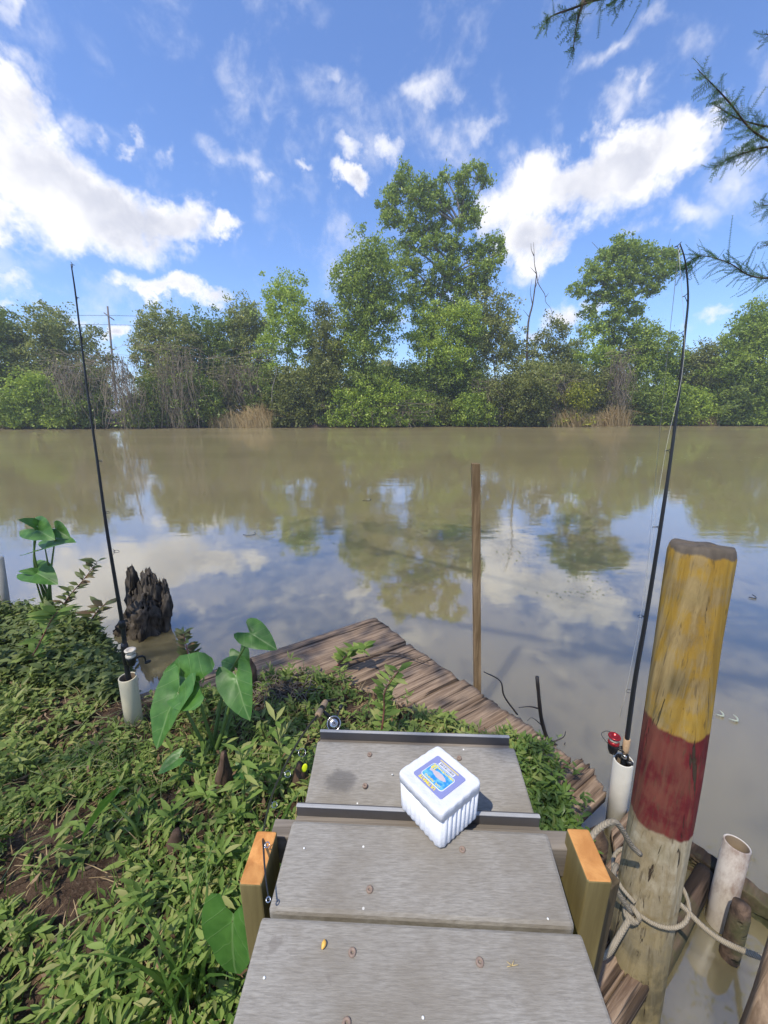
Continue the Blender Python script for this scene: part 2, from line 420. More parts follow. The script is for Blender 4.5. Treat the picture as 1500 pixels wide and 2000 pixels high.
m_bark = mat_wood('grey_bark', (.05, .04, .03), (.17, .14, .11), (9, 9, 2), crack=.5, bump=.8, dist=.03)
m_palebark = mat_wood('pale_bark', (.16, .13, .10), (.42, .38, .32), (9, 9, 2), crack=.4, bump=.8, dist=.03)
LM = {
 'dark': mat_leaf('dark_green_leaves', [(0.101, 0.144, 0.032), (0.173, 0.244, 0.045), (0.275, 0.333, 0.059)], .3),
 'mid': mat_leaf('mid_green_leaves', [(0.142, 0.215, 0.036), (0.255, 0.354, 0.052), (0.394, 0.480, 0.073)], .35),
 'light': mat_leaf('light_green_leaves', [(0.206, 0.289, 0.042), (0.351, 0.469, 0.061), (0.510, 0.614, 0.094)], .4),
 'blue': mat_leaf('blue_green_leaves', [(0.166, 0.203, 0.059), (0.281, 0.318, 0.088), (0.418, 0.418, 0.123)], .35),
 'olive': mat_leaf('olive_leaves', [(0.120, 0.140, 0.037), (0.199, 0.217, 0.054), (0.277, 0.287, 0.082)], .35),
 'yellow': mat_leaf('yellow_green_leaves', [(.16, .20, .02), (.30, .32, .03), (.42, .40, .05)], .35),
}
m_straw = mat_leaf('dry_straw', [(.20, .13, .06), (.34, .24, .12), (.48, .36, .20)], .2, .7, .2)
m_reed = mat_leaf('tan_reed', [(.36, .22, .07), (.52, .36, .16), (.64, .50, .27)], .25, .7, .2)
m_vine = mat_leaf('dead_vine', [(0.094, 0.072, 0.051), (0.156, 0.122, 0.086), (0.237, 0.192, 0.138)], .1, .8, .2)

def make_tree(name, label, cat, u0, off, clumps_px, leaf, group, trunk_r=.16, base_px=None, dens=1.5, per=36, spray=.62, size=.34, aspect=.5, droop=.3, bark=None, limbs=True, depth_var=1.2, grow=None):
    GROW_ = grow or GROW
    """clumps_px: (u, v, ru, rv) in the photograph, set at the tree's own distance"""
    x_at = (u0 - 750) / FPX * 53; Y0 = float(bank_y(x_at)) + off
    x0 = PY(u0, 800, Y0)[0]
    Y0 = float(bank_y(x0)) + off; x0 = PY(u0, 800, Y0)[0]
    z0 = max(.1, gh(x0, Y0)) - .1
    t = thing(name, label, cat, (x0, Y0, z0), group)
    cl = []
    for (u, v, ru, rv) in clumps_px:
        c0 = PY(u, v, Y0 + rng.uniform(-depth_var, depth_var) * .6); k = depth(c0) / FPX
        cl.append((c0, ru * k * GROW_, min(ru, rv) * k * .9 + .3, rv * k * GROW_))
    pts = crown_points(cl, spray, per, dens, droop * .6)
    pts = pts[pts[:, 2] > .15]
    quads('crown', leaf_quads(pts, size, aspect, droop), LM[leaf], t)
    if trunk_r:
        mb = MB(); top = max(cl, key=lambda c: c[0][2]); base = np.array([x0, Y0, z0])
        ctr = np.mean([c[0] for c in cl], 0)
        j1 = base + (ctr - base) * .45 + np.array([rng.normal() * .25, 0, 0])
        path = smooth_path([base, base + (j1 - base) * .5 + np.array([rng.normal() * .2, 0, 0]), j1, (j1 + top[0]) / 2 + rng.normal(size=3) * .3, top[0]], 5)
        tube(mb, path, [trunk_r, trunk_r * .8, trunk_r * .65, trunk_r * .4, trunk_r * .1], 8, wob=.12, wf=1)
        if limbs:
            for c in cl:
                if c is top: continue
                k = min(range(len(path)), key=lambda i: abs(path[i][2] - (c[0][2] - .55 * np.linalg.norm(c[0][:2] - path[i][:2]))))
                k = min(k, len(path) - 4); st = path[k]
                tube(mb, smooth_path([st, (st + c[0]) / 2 + np.array([rng.normal() * .2, rng.normal() * .2, .15]), c[0], c[0] + rng.normal(size=3) * c[1] * .4 + Z3 * c[3] * .4], 4), [trunk_r * .42, trunk_r * .3, trunk_r * .18, .02], 6)
        mb.build('trunk', bark or m_bark, t)
    return t

G1 = 'trees along the far river bank'; G2 = 'bushes at the far waterline'
make_tree('tree', 'dark dense tree cut off by the left edge of the far bank', 'tree', -10, 4, [(-30, 660, 60, 60), (18, 690, 38, 60), (5, 640, 38, 34), (-40, 740, 60, 50)], 'dark', G1)
make_tree('tree', 'blue green round topped tree left of the utility pole', 'tree', 95, 6, [(98, 632, 42, 40), (70, 680, 45, 45), (128, 680, 36, 46), (95, 715, 50, 45)], 'blue', G1)
make_tree('tree', 'thin olive tree partly hiding the utility pole', 'tree', 195, 3, [(190, 668, 28, 34), (175, 712, 30, 36), (215, 716, 26, 36)], 'olive', G1, dens=.7, trunk_r=.1)
make_tree('tree', 'feathery dull green tree just right of the sky gap', 'tree', 320, 4, [(312, 632, 40, 34), (345, 668, 48, 46), (290, 672, 34, 40), (320, 715, 48, 40)], 'blue', G1)
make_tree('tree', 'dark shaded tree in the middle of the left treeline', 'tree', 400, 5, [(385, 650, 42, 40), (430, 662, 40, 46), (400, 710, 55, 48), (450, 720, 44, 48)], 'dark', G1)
make_tree('tree', 'bushy tree beside the pale willow on its left side', 'tree', 480, 5, [(478, 615, 34, 34), (500, 650, 34, 40), (470, 665, 34, 44), (492, 720, 40, 45)], 'blue', G1)
make_tree('willow_tree', 'pale feathery willow standing taller than its left neighbours', 'tree', 560, 3, [(555, 562, 36, 30), (540, 595, 34, 34), (580, 600, 28, 34), (556, 636, 40, 34), (590, 655, 24, 34), (540, 680, 38, 40)], 'light', G1, trunk_r=.13, dens=1.2)
make_tree('tree', 'low olive tree squeezed between pale willow and giant tree', 'tree', 632, 4, [(630, 628, 26, 34), (645, 668, 32, 44), (620, 700, 30, 46)], 'olive', G1)
make_tree('tree', 'broad leafy tree joined to the left of the giant tree', 'tree', 715, 2.5, [(722, 502, 52, 36), (690, 540, 42, 40), (745, 540, 46, 44), (700, 585, 48, 36), (750, 600, 44, 40), (690, 620, 36, 34), (735, 655, 48, 40), (690, 675, 40, 40)], 'mid', G1, trunk_r=.24, dens=1.5)
big = make_tree('giant_tree', 'giant pale barked tree rising far above the treeline', 'tree', 822, 4, [
 (775, 368, 26, 26), (790, 345, 22, 20), (758, 400, 22, 24), (765, 425, 26, 20), (808, 385, 26, 28), (822, 362, 22, 18), (850, 372, 18, 20), (838, 405, 26, 22), (868, 345, 14, 14), (868, 395, 14, 22),
 (905, 345, 22, 22), (935, 336, 24, 16), (950, 348, 12, 14), (905, 385, 22, 24), (918, 415, 24, 20), (925, 432, 18, 16), (895, 440, 16, 16), (812, 440, 36, 26), (850, 445, 26, 22), (795, 475, 34, 24), (845, 480, 36, 24), (885, 478, 26, 22),
 (800, 520, 34, 26), (870, 520, 40, 26), (930, 490, 32, 24), (965, 475, 26, 20), (975, 492, 14, 20), (945, 520, 36, 24), (900, 555, 44, 28), (935, 555, 28, 22), (845, 560, 36, 26), (805, 575, 30, 30), (880, 600, 42, 28)], 'mid', G1, trunk_r=.34, bark=m_palebark, dens=1.15, spray=.42, per=32, grow=.98)
make_tree('willow_tree', 'bright green willow drooping in front of the giant tree', 'tree', 868, 1.5, [(850, 625, 40, 30), (895, 615, 42, 34), (865, 660, 46, 34), (915, 650, 34, 36), (840, 695, 40, 32), (885, 700, 40, 36), (815, 655, 24, 30), (825, 610, 26, 22)], 'light', G1, dens=1.4, trunk_r=.14)
make_tree('tree', 'grey green thin topped tree right of the giant tree', 'tree', 965, 3, [(955, 595, 36, 34), (985, 625, 32, 38), (940, 640, 34, 40), (975, 675, 42, 40), (1000, 690, 30, 34), (930, 690, 40, 44)], 'blue', G1, dens=1.2)
make_tree('sapling', 'sparse sapling with sky showing through behind the dead tree', 'tree', 1078, 3, [(1085, 640, 26, 26), (1060, 668, 30, 28), (1110, 676, 28, 28), (1035, 690, 26, 26), (1085, 700, 40, 26)], 'olive', G1, dens=.75, trunk_r=.08)
make_tree('tree', 'light sparse tree under the left side of the leaning tree', 'tree', 1140, 3.5, [(1150, 668, 32, 36), (1125, 705, 34, 30), (1170, 705, 34, 34)], 'light', G1, dens=.8, trunk_r=.09)
make_tree('tree', 'spreading tree with flat crown and bare lower trunk', 'tree', 1197, 4, [(1215, 478, 30, 20), (1185, 505, 34, 24), (1235, 500, 36, 24), (1160, 535, 30, 22), (1135, 562, 22, 18), (1200, 540, 38, 26), (1265, 498, 24, 20), (1298, 500, 26, 20), (1318, 515, 14, 16), (1285, 530, 30, 22), (1245, 540, 34, 24), (1272, 563, 26, 16), (1215, 580, 34, 24), (1172, 578, 24, 16), (1240, 604, 24, 16), (1198, 622, 26, 20), (1150, 610, 16, 18), (1236, 640, 24, 20), (1192, 660, 26, 24), (1165, 640, 18, 20), (1226, 690, 30, 26), (1182, 700, 28, 26)], 'mid', G1, trunk_r=.2, dens=1.15, spray=.42, per=32, grow=1.04)
make_tree('tree', 'rounded green tree between leaning tree and right fishing rod', 'tree', 1272, 3, [(1262, 655, 32, 30), (1290, 680, 40, 34), (1240, 695, 40, 36), (1320, 715, 36, 34), (1270, 725, 50, 34)], 'mid', G1)
make_tree('tree', 'low olive tree at right of the tall fishing rod', 'tree', 1385, 3, [(1378, 700, 34, 30), (1350, 725, 34, 34), (1410, 715, 40, 36), (1390, 750, 50, 34)], 'olive', G1)
make_tree('tree', 'big rounded tree cut off by the right edge', 'tree', 1490, 1, [(1500, 615, 46, 34), (1470, 645, 40, 34), (1440, 668, 36, 34), (1525, 660, 60, 50), (1480, 700, 50, 44), (1430, 715, 44, 38), (1500, 750, 60, 44), (1560, 620, 60, 50)], 'mid', G1, trunk_r=.25)
# outer trees a step to each side of the picture
for k, (u, lf) in enumerate([(-130, 'mid'), (-270, 'dark'), (-420, 'mid'), (1640, 'mid'), (1790, 'dark'), (1940, 'mid')]):
    make_tree('tree', ['green tree beyond the left edge of the view', 'green tree beyond the right edge of the view'][k > 2], 'tree', u, 3, [(u, 650, 60, 60), (u + 40, 720, 70, 60), (u - 40, 730, 60, 60), (u, 790, 80, 40)], lf, 'trees beyond the picture edges' + (' on the left' if k < 3 else ' on the right'), dens=.8)

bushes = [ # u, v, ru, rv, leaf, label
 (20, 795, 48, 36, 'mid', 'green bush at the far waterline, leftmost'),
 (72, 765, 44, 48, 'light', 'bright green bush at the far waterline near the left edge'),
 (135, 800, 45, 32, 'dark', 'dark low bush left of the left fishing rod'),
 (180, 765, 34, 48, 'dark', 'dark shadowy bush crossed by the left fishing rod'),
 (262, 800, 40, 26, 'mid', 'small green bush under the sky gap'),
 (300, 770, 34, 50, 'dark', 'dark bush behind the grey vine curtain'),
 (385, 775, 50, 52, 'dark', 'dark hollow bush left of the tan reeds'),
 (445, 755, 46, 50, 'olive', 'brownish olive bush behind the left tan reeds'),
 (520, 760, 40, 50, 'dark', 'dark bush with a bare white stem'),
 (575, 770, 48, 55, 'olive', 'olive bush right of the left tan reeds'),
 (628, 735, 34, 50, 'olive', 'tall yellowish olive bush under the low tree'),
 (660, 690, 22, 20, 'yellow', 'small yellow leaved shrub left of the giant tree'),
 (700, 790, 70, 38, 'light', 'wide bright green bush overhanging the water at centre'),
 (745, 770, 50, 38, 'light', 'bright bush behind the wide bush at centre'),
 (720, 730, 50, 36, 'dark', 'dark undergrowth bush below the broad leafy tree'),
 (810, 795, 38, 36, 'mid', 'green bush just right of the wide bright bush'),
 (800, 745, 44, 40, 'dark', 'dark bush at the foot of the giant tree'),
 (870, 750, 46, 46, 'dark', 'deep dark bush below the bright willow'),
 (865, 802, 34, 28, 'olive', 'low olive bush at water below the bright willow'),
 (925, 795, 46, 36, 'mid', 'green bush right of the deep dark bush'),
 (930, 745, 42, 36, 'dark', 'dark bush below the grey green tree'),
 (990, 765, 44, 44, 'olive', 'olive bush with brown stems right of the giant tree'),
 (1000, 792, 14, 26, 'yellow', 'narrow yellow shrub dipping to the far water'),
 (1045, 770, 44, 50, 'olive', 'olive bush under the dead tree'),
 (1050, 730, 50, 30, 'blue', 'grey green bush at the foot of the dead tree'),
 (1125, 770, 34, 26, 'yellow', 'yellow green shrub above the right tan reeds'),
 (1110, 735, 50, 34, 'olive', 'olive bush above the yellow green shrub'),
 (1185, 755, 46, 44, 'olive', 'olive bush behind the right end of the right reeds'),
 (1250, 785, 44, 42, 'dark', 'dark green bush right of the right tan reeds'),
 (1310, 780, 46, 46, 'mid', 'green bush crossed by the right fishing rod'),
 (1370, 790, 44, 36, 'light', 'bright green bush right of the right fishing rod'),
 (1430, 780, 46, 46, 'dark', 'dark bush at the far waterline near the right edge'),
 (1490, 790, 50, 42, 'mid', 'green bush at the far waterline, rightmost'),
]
for (u, v, ru, rv, lf, lab) in bushes:
    make_tree('bush', lab, 'bush', u, .35 if v > 760 else 2.2, [(u - ru * .3, v, ru * .7, rv * .85), (u + ru * .35, v + rv * .1, ru * .65, rv * .75), (u, v - rv * .35, ru * .55, rv * .55), (u, v + rv * .5, ru * .9, rv * .5)] + ([(u - ru * .65, 822, ru * .5, 12), (u + ru * .65, 822, ru * .5, 12), (u, 818, ru * .6, 14)] if v > 760 else []), lf, G2, trunk_r=.05, limbs=False, dens=1.15, droop=.2)

# far-off wood behind the bank that closes the gaps between trunks
pts = []
for i in range(120):
    x = rng.uniform(-80, 90); y = float(bank_y(x)) + rng.uniform(9, 20)
    u = 750 + FPX * x / (y * .97)
    if 235 < u < 310: continue
    h = rng.uniform(4.5, 9.0)
    pts.append((np.array([x, y, 1.2 + h * .5]), 2.6, 2.2, h * .6)); pts.append((np.array([x + rng.normal(), y - 2, 1.3]), 2.4, 1.5, 1.4))
fw = quads('woods', leaf_quads(crown_points(pts, .9, 30, 1.8), .6, .5, .2), LM['blue']); tag(fw, 'dark mass of woods behind the far bank trees', None, None, 'stuff')

# dead tree
Yd = float(bank_y(18)) + 3.5
t = thing('dead_tree', 'bare dead tree with forked leafless trunk against the sky', 'dead tree', PY(1030, 790, Yd))
mb = MB()
def pxtube(pl, rad, seg=6, Y=Yd, n_=4, mb=mb): tube(mb, smooth_path([PY(u, v, Y + dy) for (u, v, dy) in [(q + (0,))[:3] for q in pl]], n_), rad, seg, wob=.2)
pxtube([(1030, 790), (1029, 690), (1032, 630), (1040, 595), (1045, 560), (1048, 535)], [.16, .14, .12, .09, .07, .06])
pxtube([(1048, 535), (1044, 515), (1043, 490), (1042, 473)], [.06, .04, .03, .015])
mb.build('trunk', m_bark, t)
for pl in ([(1048, 535), (1052, 555), (1064, 575), (1066, 590), (1078, 610), (1075, 660)], [(1043, 500), (1038, 488), (1037, 475)], [(1040, 595), (1036, 570), (1039, 545)], [(1048, 535), (1036, 522)], [(1066, 580), (1072, 572)], [(1034, 620), (1022, 605)], [(1044, 565), (1052, 545), (1054, 536)]):
    mb = MB(); pxtube(pl, [.055, .03, .014], mb=mb); mb.build('branch', m_bark, t)

# bare white stems
for (pl, lab) in (([(531, 800), (532, 760), (540, 728), (538, 715)], 'thin bare white stem in the dark bush'), ([(1015, 810), (1040, 775), (1075, 760)], 'slanting bare twig over the olive bush')):
    mb = MB(); pxtube(pl, [.06, .045, .03], Y=float(bank_y((pl[0][0] - 750) * .07)) - .2, mb=mb); tag(mb.build('bare_stem', m_palebark), lab, 'bare stem')

# vine curtains
for (u, v0, v1, ru, lab) in ((225, 690, 832, 30, 'grey dead vine curtain hanging below the utility pole'), (335, 670, 834, 34, 'pale grey vine curtain hanging to the water'), (130, 690, 790, 30, 'brown vine tangle on the blue green tree'), (470, 700, 780, 40, 'pale dead twigs hanging above the left reeds'), (975, 735, 815, 34, 'grey twig tangle below the grey green tree'), (1215, 690, 800, 20, 'thin brown vine strands by the leaning tree'), (1085, 730, 800, 34, 'grey twig tangle left of the yellow green shrub'), (735, 790, 832, 70, 'dead twigs hanging under the wide bright bush')):
    x0 = (u - 750) * .071; Y0 = float(bank_y(x0)) + .3
    a = PY(u, v0, Y0); b_ = PY(u, v1, Y0); wd = ru * .0705
    nS = 150; cen = []; A = np.stack([a[0] + rng.normal(size=nS) * wd * .55, a[1] + rng.normal(size=nS) * .7, np.full(nS, a[2]) - rng.uniform(0, .5, nS) * (a[2] - b_[2])], 1)
    Q = []
    for p0 in A:
        L = min(rng.uniform(.4, .9) * (a[2] - b_[2]), p0[2] - .05); k = 4; p = p0.copy()
        for j in range(k):
            q = p + np.array([rng.normal() * .38, rng.normal() * .3, -L / k]); s = np.array([.012 + .016 * rng.random(), 0, .01])
            Q.append([p - s, p + s, q + s, q - s]); p = q
    for j in range(16):
        p = np.array([a[0] - wd * 1.5, a[1] + rng.normal() * .4, a[2] - rng.uniform(0, .75) ** 2 * (a[2] - b_[2])]); p[2] = max(p[2], .5)
        for k in range(8):
            q = p + np.array([wd * 3.0 / 8, rng.normal() * .2, rng.normal() * .28]); q[2] = max(q[2], .3); s = np.array([0, .01, .014]); Q.append([p - s, p + s, q + s, q - s]); p = q
    tag(quads('vine_curtain', Q, m_vine), lab, 'dead vine', 'dead vines on the far bank')

# tan reeds
for (u, v, ru, rv, lab) in ((455, 825, 46, 26, 'low clump of tan dry reeds at the left far waterline'), (505, 815, 26, 36, 'taller tan reeds at right end of the left clump'), (1120, 820, 52, 28, 'long drooping tan reeds at the right far waterline'), (1203, 815, 26, 34, 'upright tan reeds at right end of the long clump'), (1385, 822, 18, 16, 'small tan reed tuft near the right edge')):
    x0 = (u - 750) * .071; Y0 = float(bank_y(x0)) - .5
    k = depth(PY(u, v, Y0)) / FPX; c0 = PY(u, v, Y0); Q = []
    for i in range(420):
        p = np.array([c0[0] + rng.uniform(-1, 1) * ru * k, Y0 + rng.normal() * .4, .02]); h = rv * k * rng.uniform(.7, 2.0) * (1 - .4 * abs((p[0] - c0[0]) / (ru * k)))
        lean = rng.normal() * .65; h *= .85; s = np.array([.028, .01, 0])
        m_ = p + np.array([lean * .4 * h, rng.normal() * .1, h * .75]); e_ = p + np.array([lean * 1.0 * h, rng.normal() * .2 - .1, h * (1.0 - .35 * abs(lean))])
        Q.append([p - s, p + s, m_ + s * .8, m_ - s * .8]); Q.append([m_ - s * .8, m_ + s * .8, e_ + s * .15, e_ - s * .15])
    tag(quads('reed_clump', Q, m_reed), lab, 'reeds', 'tan reeds on the far bank')

# utility pole with wires
m_pole = mat_plain('weathered_pole', (.16, .13, .11), .9)
Yp = 84.0
t = thing('utility_pole', 'leaning grey wooden utility pole behind the left treeline', 'utility pole', PY(228, 790, Yp))
mb = MB(); tube(mb, [PY(228, 790, Yp), PY(210, 598, Yp)], [.22, .16], 8); mb.build('pole', m_pole, t)
mb = MB(); boxm(mb, PY(213, 618, Yp - .25), norm(PY(220, 624, Yp) - PY(203, 612, Yp)), Y3, Z3, 2.2, .15, .22); mb.build('crossarm', m_pole, t)
m_black = mat_plain('black_plastic', (.012, .012, .014), .38, .1, 60, .05)
for (va, vb, vc, lab) in ((612, 600, 622, 'upper power line running left from the utility pole'), (628, 618, 640, 'lower power line running left from the utility pole')):
    mb = MB(); tube(mb, smooth_path([PY(-250, va, Yp), PY(-60, va + 6, Yp), PY(205, vb + 16, Yp), PY(420, vc, Yp + 8), PY(640, vc - 5, Yp + 16)], 6), .035, 4); tag(mb.build('power_line', m_black), lab, 'power line')

# ------------------------------------------------------------------ old dock
a_dir = norm(P(400, 1312, .3) - P(735, 1203, .3)); a_dir[2] = 0; a_dir = norm(a_dir)
ang = math.atan2(a_dir[1], a_dir[0])
m_dock = mat_wood('rotten_dock_timber', (.112, .070, .047), (.385, .28, .195), (3.0, 62, 62), rot=(0, 0, -ang), crack=.85, rough=.9, bump=.9, dist=.012)
m_dock2 = mat_wood('dark_wet_timber', (.030, .020, .014), (.15, .10, .07), (2.2, 30, 30), rot=(0, 0, -ang), crack=.8, moss=(.07, .075, .03), rough=.85, bump=.9, dist=.012)

def plank(mb, p0, p1, L, z, th=.06, seg=44, sides=16, wear=.006, lo=0.0):
    """p0,p1: far/near corner of the cut end; the plank runs L along a_dir"""
    p0 = np.asarray(p0[:2]); p1 = np.asarray(p1[:2]); seed = rng.uniform(0, 90)
    V = np.zeros((seg + 1, sides + 1, 2, 3))
    for i in range(seg + 1):
        for j in range(sides + 1):
            s = i / seg; t_ = .02 + .955 * j / sides
            jag = .022 * mn.noise(Vector((t_ * 5 + seed, seed, 0))) + .014 * mn.noise(Vector((t_ * 21, seed, 3)))
            e = p0 + (p1 - p0) * t_ + a_dir[:2] * (s * L + jag * (1 - s) + lo)
            g = wear * mn.noise(Vector((s * L * 1.5, t_ * 6 + seed, 0))) + wear * .45 * (mn.noise(Vector((s * L * 1.5, t_ * 11 + seed, 4))) - .6 * max(0, mn.noise(Vector((s * L * 1.2, t_ * 26 + seed, 9)))) )
            edge = -.012 * (abs(2 * t_ - 1) ** 10) - .004 * max(0, 1 - s * L / .02)
            V[i, j, 0] = (e[0], e[1], z + g + edge); V[i, j, 1] = (e[0], e[1], z - th)
    N1 = sides + 1; I = lambda i, j, k: (i * N1 + j) * 2 + k
    F = []
    for i in range(seg):
        for j in range(sides):
            F.append([I(i, j, 0), I(i + 1, j, 0), I(i + 1, j + 1, 0), I(i, j + 1, 0)][::-1]); F.append([I(i, j, 1), I(i, j + 1, 1), I(i + 1, j + 1, 1), I(i + 1, j, 1)][::-1])
        F.append([I(i, 0, 0), I(i, 0, 1), I(i + 1, 0, 1), I(i + 1, 0, 0)][::-1]); F.append([I(i, sides, 0), I(i + 1, sides, 0), I(i + 1, sides, 1), I(i, sides, 1)][::-1])
    for j in range(sides):
        F.append([I(0, j, 0), I(0, j + 1, 0), I(0, j + 1, 1), I(0, j, 1)][::-1]); F.append([I(seg, j, 0), I(seg, j, 1), I(seg, j + 1, 1), I(seg, j + 1, 0)][::-1])
    mb.add(V.reshape(-1, 3), F)

ends = [(731, 1203), (797, 1252), (903, 1325), (947, 1355), (997, 1390), (1072, 1443)]
dock = thing('timber_dock', 'old brown rotten timber dock half buried in the bank', 'dock', P(850, 1330, .0))
for i in range(len(ends) - 1):
    a, b_ = P(*ends[i], .3), P(*ends[i + 1], .3)
    mb = MB(); plank(mb, a, b_, [2.6, 1.7, 1.5, 1.4, 1.3][i], .3 - .012 * (i % 2)); mb.build('plank', m_dock, dock)
for k, (q0, q1, z, L, lo) in enumerate((((1076, 1446), (1122, 1478), .27, .7, .02), ((1124, 1480), (1158, 1508), .27, .7, -.02), ((1160, 1510), (1186, 1548), .24, .75, 0))):
    mb = MB(); plank(mb, P(*q0, z), P(*q1, z), L, z, wear=.011, lo=lo); o = mb.build('plank', m_dock, dock)
# dock piles under the seaward edge
for (u, v) in ((740, 1215), (930, 1365), (1060, 1455)):
    q = P(u, v, .2) + a_dir * .16; mb = MB(); tube(mb, [q * [1, 1, 0] + Z3 * -.9, q * [1, 1, 0] + Z3 * .22], .07, 10, wob=.1); mb.build('support', m_dock2, dock)
dock2 = thing('lower_dock', 'lower broken dock section of dark planks behind the painted piling', 'dock', P(1210, 1650, 0))
e2 = [(1252, 1556), (1262, 1595), (1275, 1650), (1285, 1712), (1290, 1800), (1285, 1905)]
for i in range(len(e2) - 1):
    mb = MB(); plank(mb, P(*e2[i], .2), P(*e2[i + 1], .2), [.28, .36, .7, .95, .95][i], .2 - .01 * (i % 2), wear=.009); mb.build('plank', m_dock, dock2)
mb = MB(); tube(mb, [P(1270, 1640, .12) * [1, 1, 0] - Z3 * .8, P(1270, 1640, .12) * [1, 1, 0] + Z3 * .13], .06, 10, wob=.1); mb.build('support', m_dock2, dock2)
# broken stub standing between dock and post
mb = MB(); q = P(1165, 1640, .3); tube(mb, [q * [1, 1, 0] - Z3 * .3, q * [1, 1, 0] + Z3 * .1, q, q + Z3 * .06], [.055, .052, .045, .015], 10, wob=.3, wf=9); tag(mb.build('rotten_stump', m_dock2), 'jagged rotten stump behind the right walkway post', 'stump')

# wale beam, leaning log, stub pile
t0, t1 = P(1318, 1630, .10), P(1560, 1800, .10); bx = norm(t1 - t0); by = np.cross(Z3, bx)
mb = MB(); nS = 24; V = []
for i in range(nS + 1):
    c0 = t0 + (t1 - t0) * i / nS
    for (a, z) in ((-.035, -.15), (.035, -.15), (.035, 0), (-.035, 0)):
        V.append(c0 + by * (a + .008 * mn.noise(Vector((i * .6, a * 90, z * 9)))) + Z3 * (z + .012 * mn.noise(Vector((i * .5, a * 50, 7)))))
F = [[i * 4 + k, i * 4 + (k + 1) % 4, (i + 1) * 4 + (k + 1) % 4, (i + 1) * 4 + k] for i in range(nS) for k in range(4)] + [[3, 2, 1, 0], [nS * 4 + k for k in range(4)]]
mb.add(V, F); tag(mb.build('timber_beam', m_dock2, smooth=False, bevel=.006), 'dark brown horizontal timber beam over the right water', 'timber beam')
mb = MB(); tube(mb, smooth_path([P(1377, 1702, .07), P(1345, 1768, .07), P(1300, 1850, .06), P(1235, 1960, .0)], 6), [.034, .039, .041, .043], 14, wob=.12, wf=6); tag(mb.build('log', m_dock2), 'grey round log slanting over water behind the painted piling', 'log')
mb = MB(); q = P(1424, 1868, 0); tube(mb, [q - Z3 * .5, q, PY(1446, 1785, q[1] + .02), PY(1449, 1765, q[1] + .03)], [.032, .032, .031, .026], 12, wob=.12, wf=9); tag(mb.build('pile_stub', m_dock2), 'short dark wooden pile stub beside the dirty pipe', 'pile')
mb = MB(); a = PY(1512, 1995, .62); tube(mb, [a * [1, 1, 0] - Z3 * .4, a, PY(1548, 1880, .66)], [.06, .06, .06], 4); tag(mb.build('timber_post', mat_wood('brown_timber', (.16, .10, .06), (.42, .30, .20), (30, 30, 2), crack=.5)), 'brown timber corner at the bottom right edge', 'timber')

# ------------------------------------------------------------------ plank walkway
m_board, n = new_mat('grey_composite_board'); v = n.coord('Object')
st = n.noise(n.mapping(v, sc=(38, 330, 60)), 1.0, 5, .65, .3); mo = n.noise(v, 7, 4, .6); fi = n.noise(n.mapping(v, sc=(60, 420, 100)), 1.0, 3, .6)
c = n.mix(n.ss(st, .3, .7), (.200, .183, .158), (.285, .265, .235)); c = n.mix(n.ss(fi, .35, .75, 0, .5), c, (.39, .365, .325)); c = n.mix(n.ss(mo, .42, .68, 0, .6), c, (.19, .165, .13))
mo2 = n.noise(v, 26, 5, .7); c = n.mix(n.ss(mo2, .60, .72, 0, .5), c, (.17, .15, .13))
spk = n.node('ShaderNodeTexVoronoi', {'Vector': v, 'Scale': 21.0}); sp = n.math('MULTIPLY', n.ss(spk.outputs['Distance'], .055, .03), n.ss(n.noise(v, 5, 2), .52, .6))
c = n.mix(sp, c, (.75, .74, .70))
# damp stain on the farthest board
sc_ = P(665, 1520, 1.262); 
stm = n.mapping(n.coord('Object'), loc=(0, 0, 0)); STAIN = n.node('ShaderNodeVectorMath', {0: stm, 1: (0, 0, 0)}, operation='SUBTRACT')
lenS = n.node('ShaderNodeVectorMath', {0: n.mapping(STAIN.outputs[0], sc=(1.0, 1.6, .2))}, operation='LENGTH').outputs['Value']
stn = n.ss(n.math('ADD', lenS, n.math('MULTIPLY', n.math('SUBTRACT', n.noise(v, 30, 5, .65), .5), .05)), .048, .025)
c = n.mix(n.math('MULTIPLY', stn, .62), c, (.085, .08, .078))
finish(n, c, .72, n.math('ADD', st, n.math('MULTIPLY', fi, .7)), .45, .002, .3)
m_trim = mat_plain('dark_grey_trim', (.085, .08, .08), .42, .12, 40, .1)
m_lit_edge = mat_plain('pale_lit_edge', (.34, .335, .33), .45, .1, 60, .05)  # paler colour stands in for light along the trim's rounded top edge
m_trimtop = m_trim
m_cut = mat_wood('fresh_sawn_pine', (.46, .185, .05), (.70, .34, .11), (30, 30, 5), crack=.25, rough=.75, bump=.35, dist=.002)
m_treated = mat_wood('greenish_treated_pine', (.15, .115, .045), (.27, .215, .09), (30, 30, 2.0), crack=.3, rough=.75, bump=.3, dist=.003)
m_beam = mat_wood('grey_beam_wood', (.13, .11, .09), (.32, .28, .24), (2, 30, 30), crack=.5)
m_screw = mat_plain('rusty_screw', (.26, .19, .15), .7, .3, 200, .3, .3, .1)

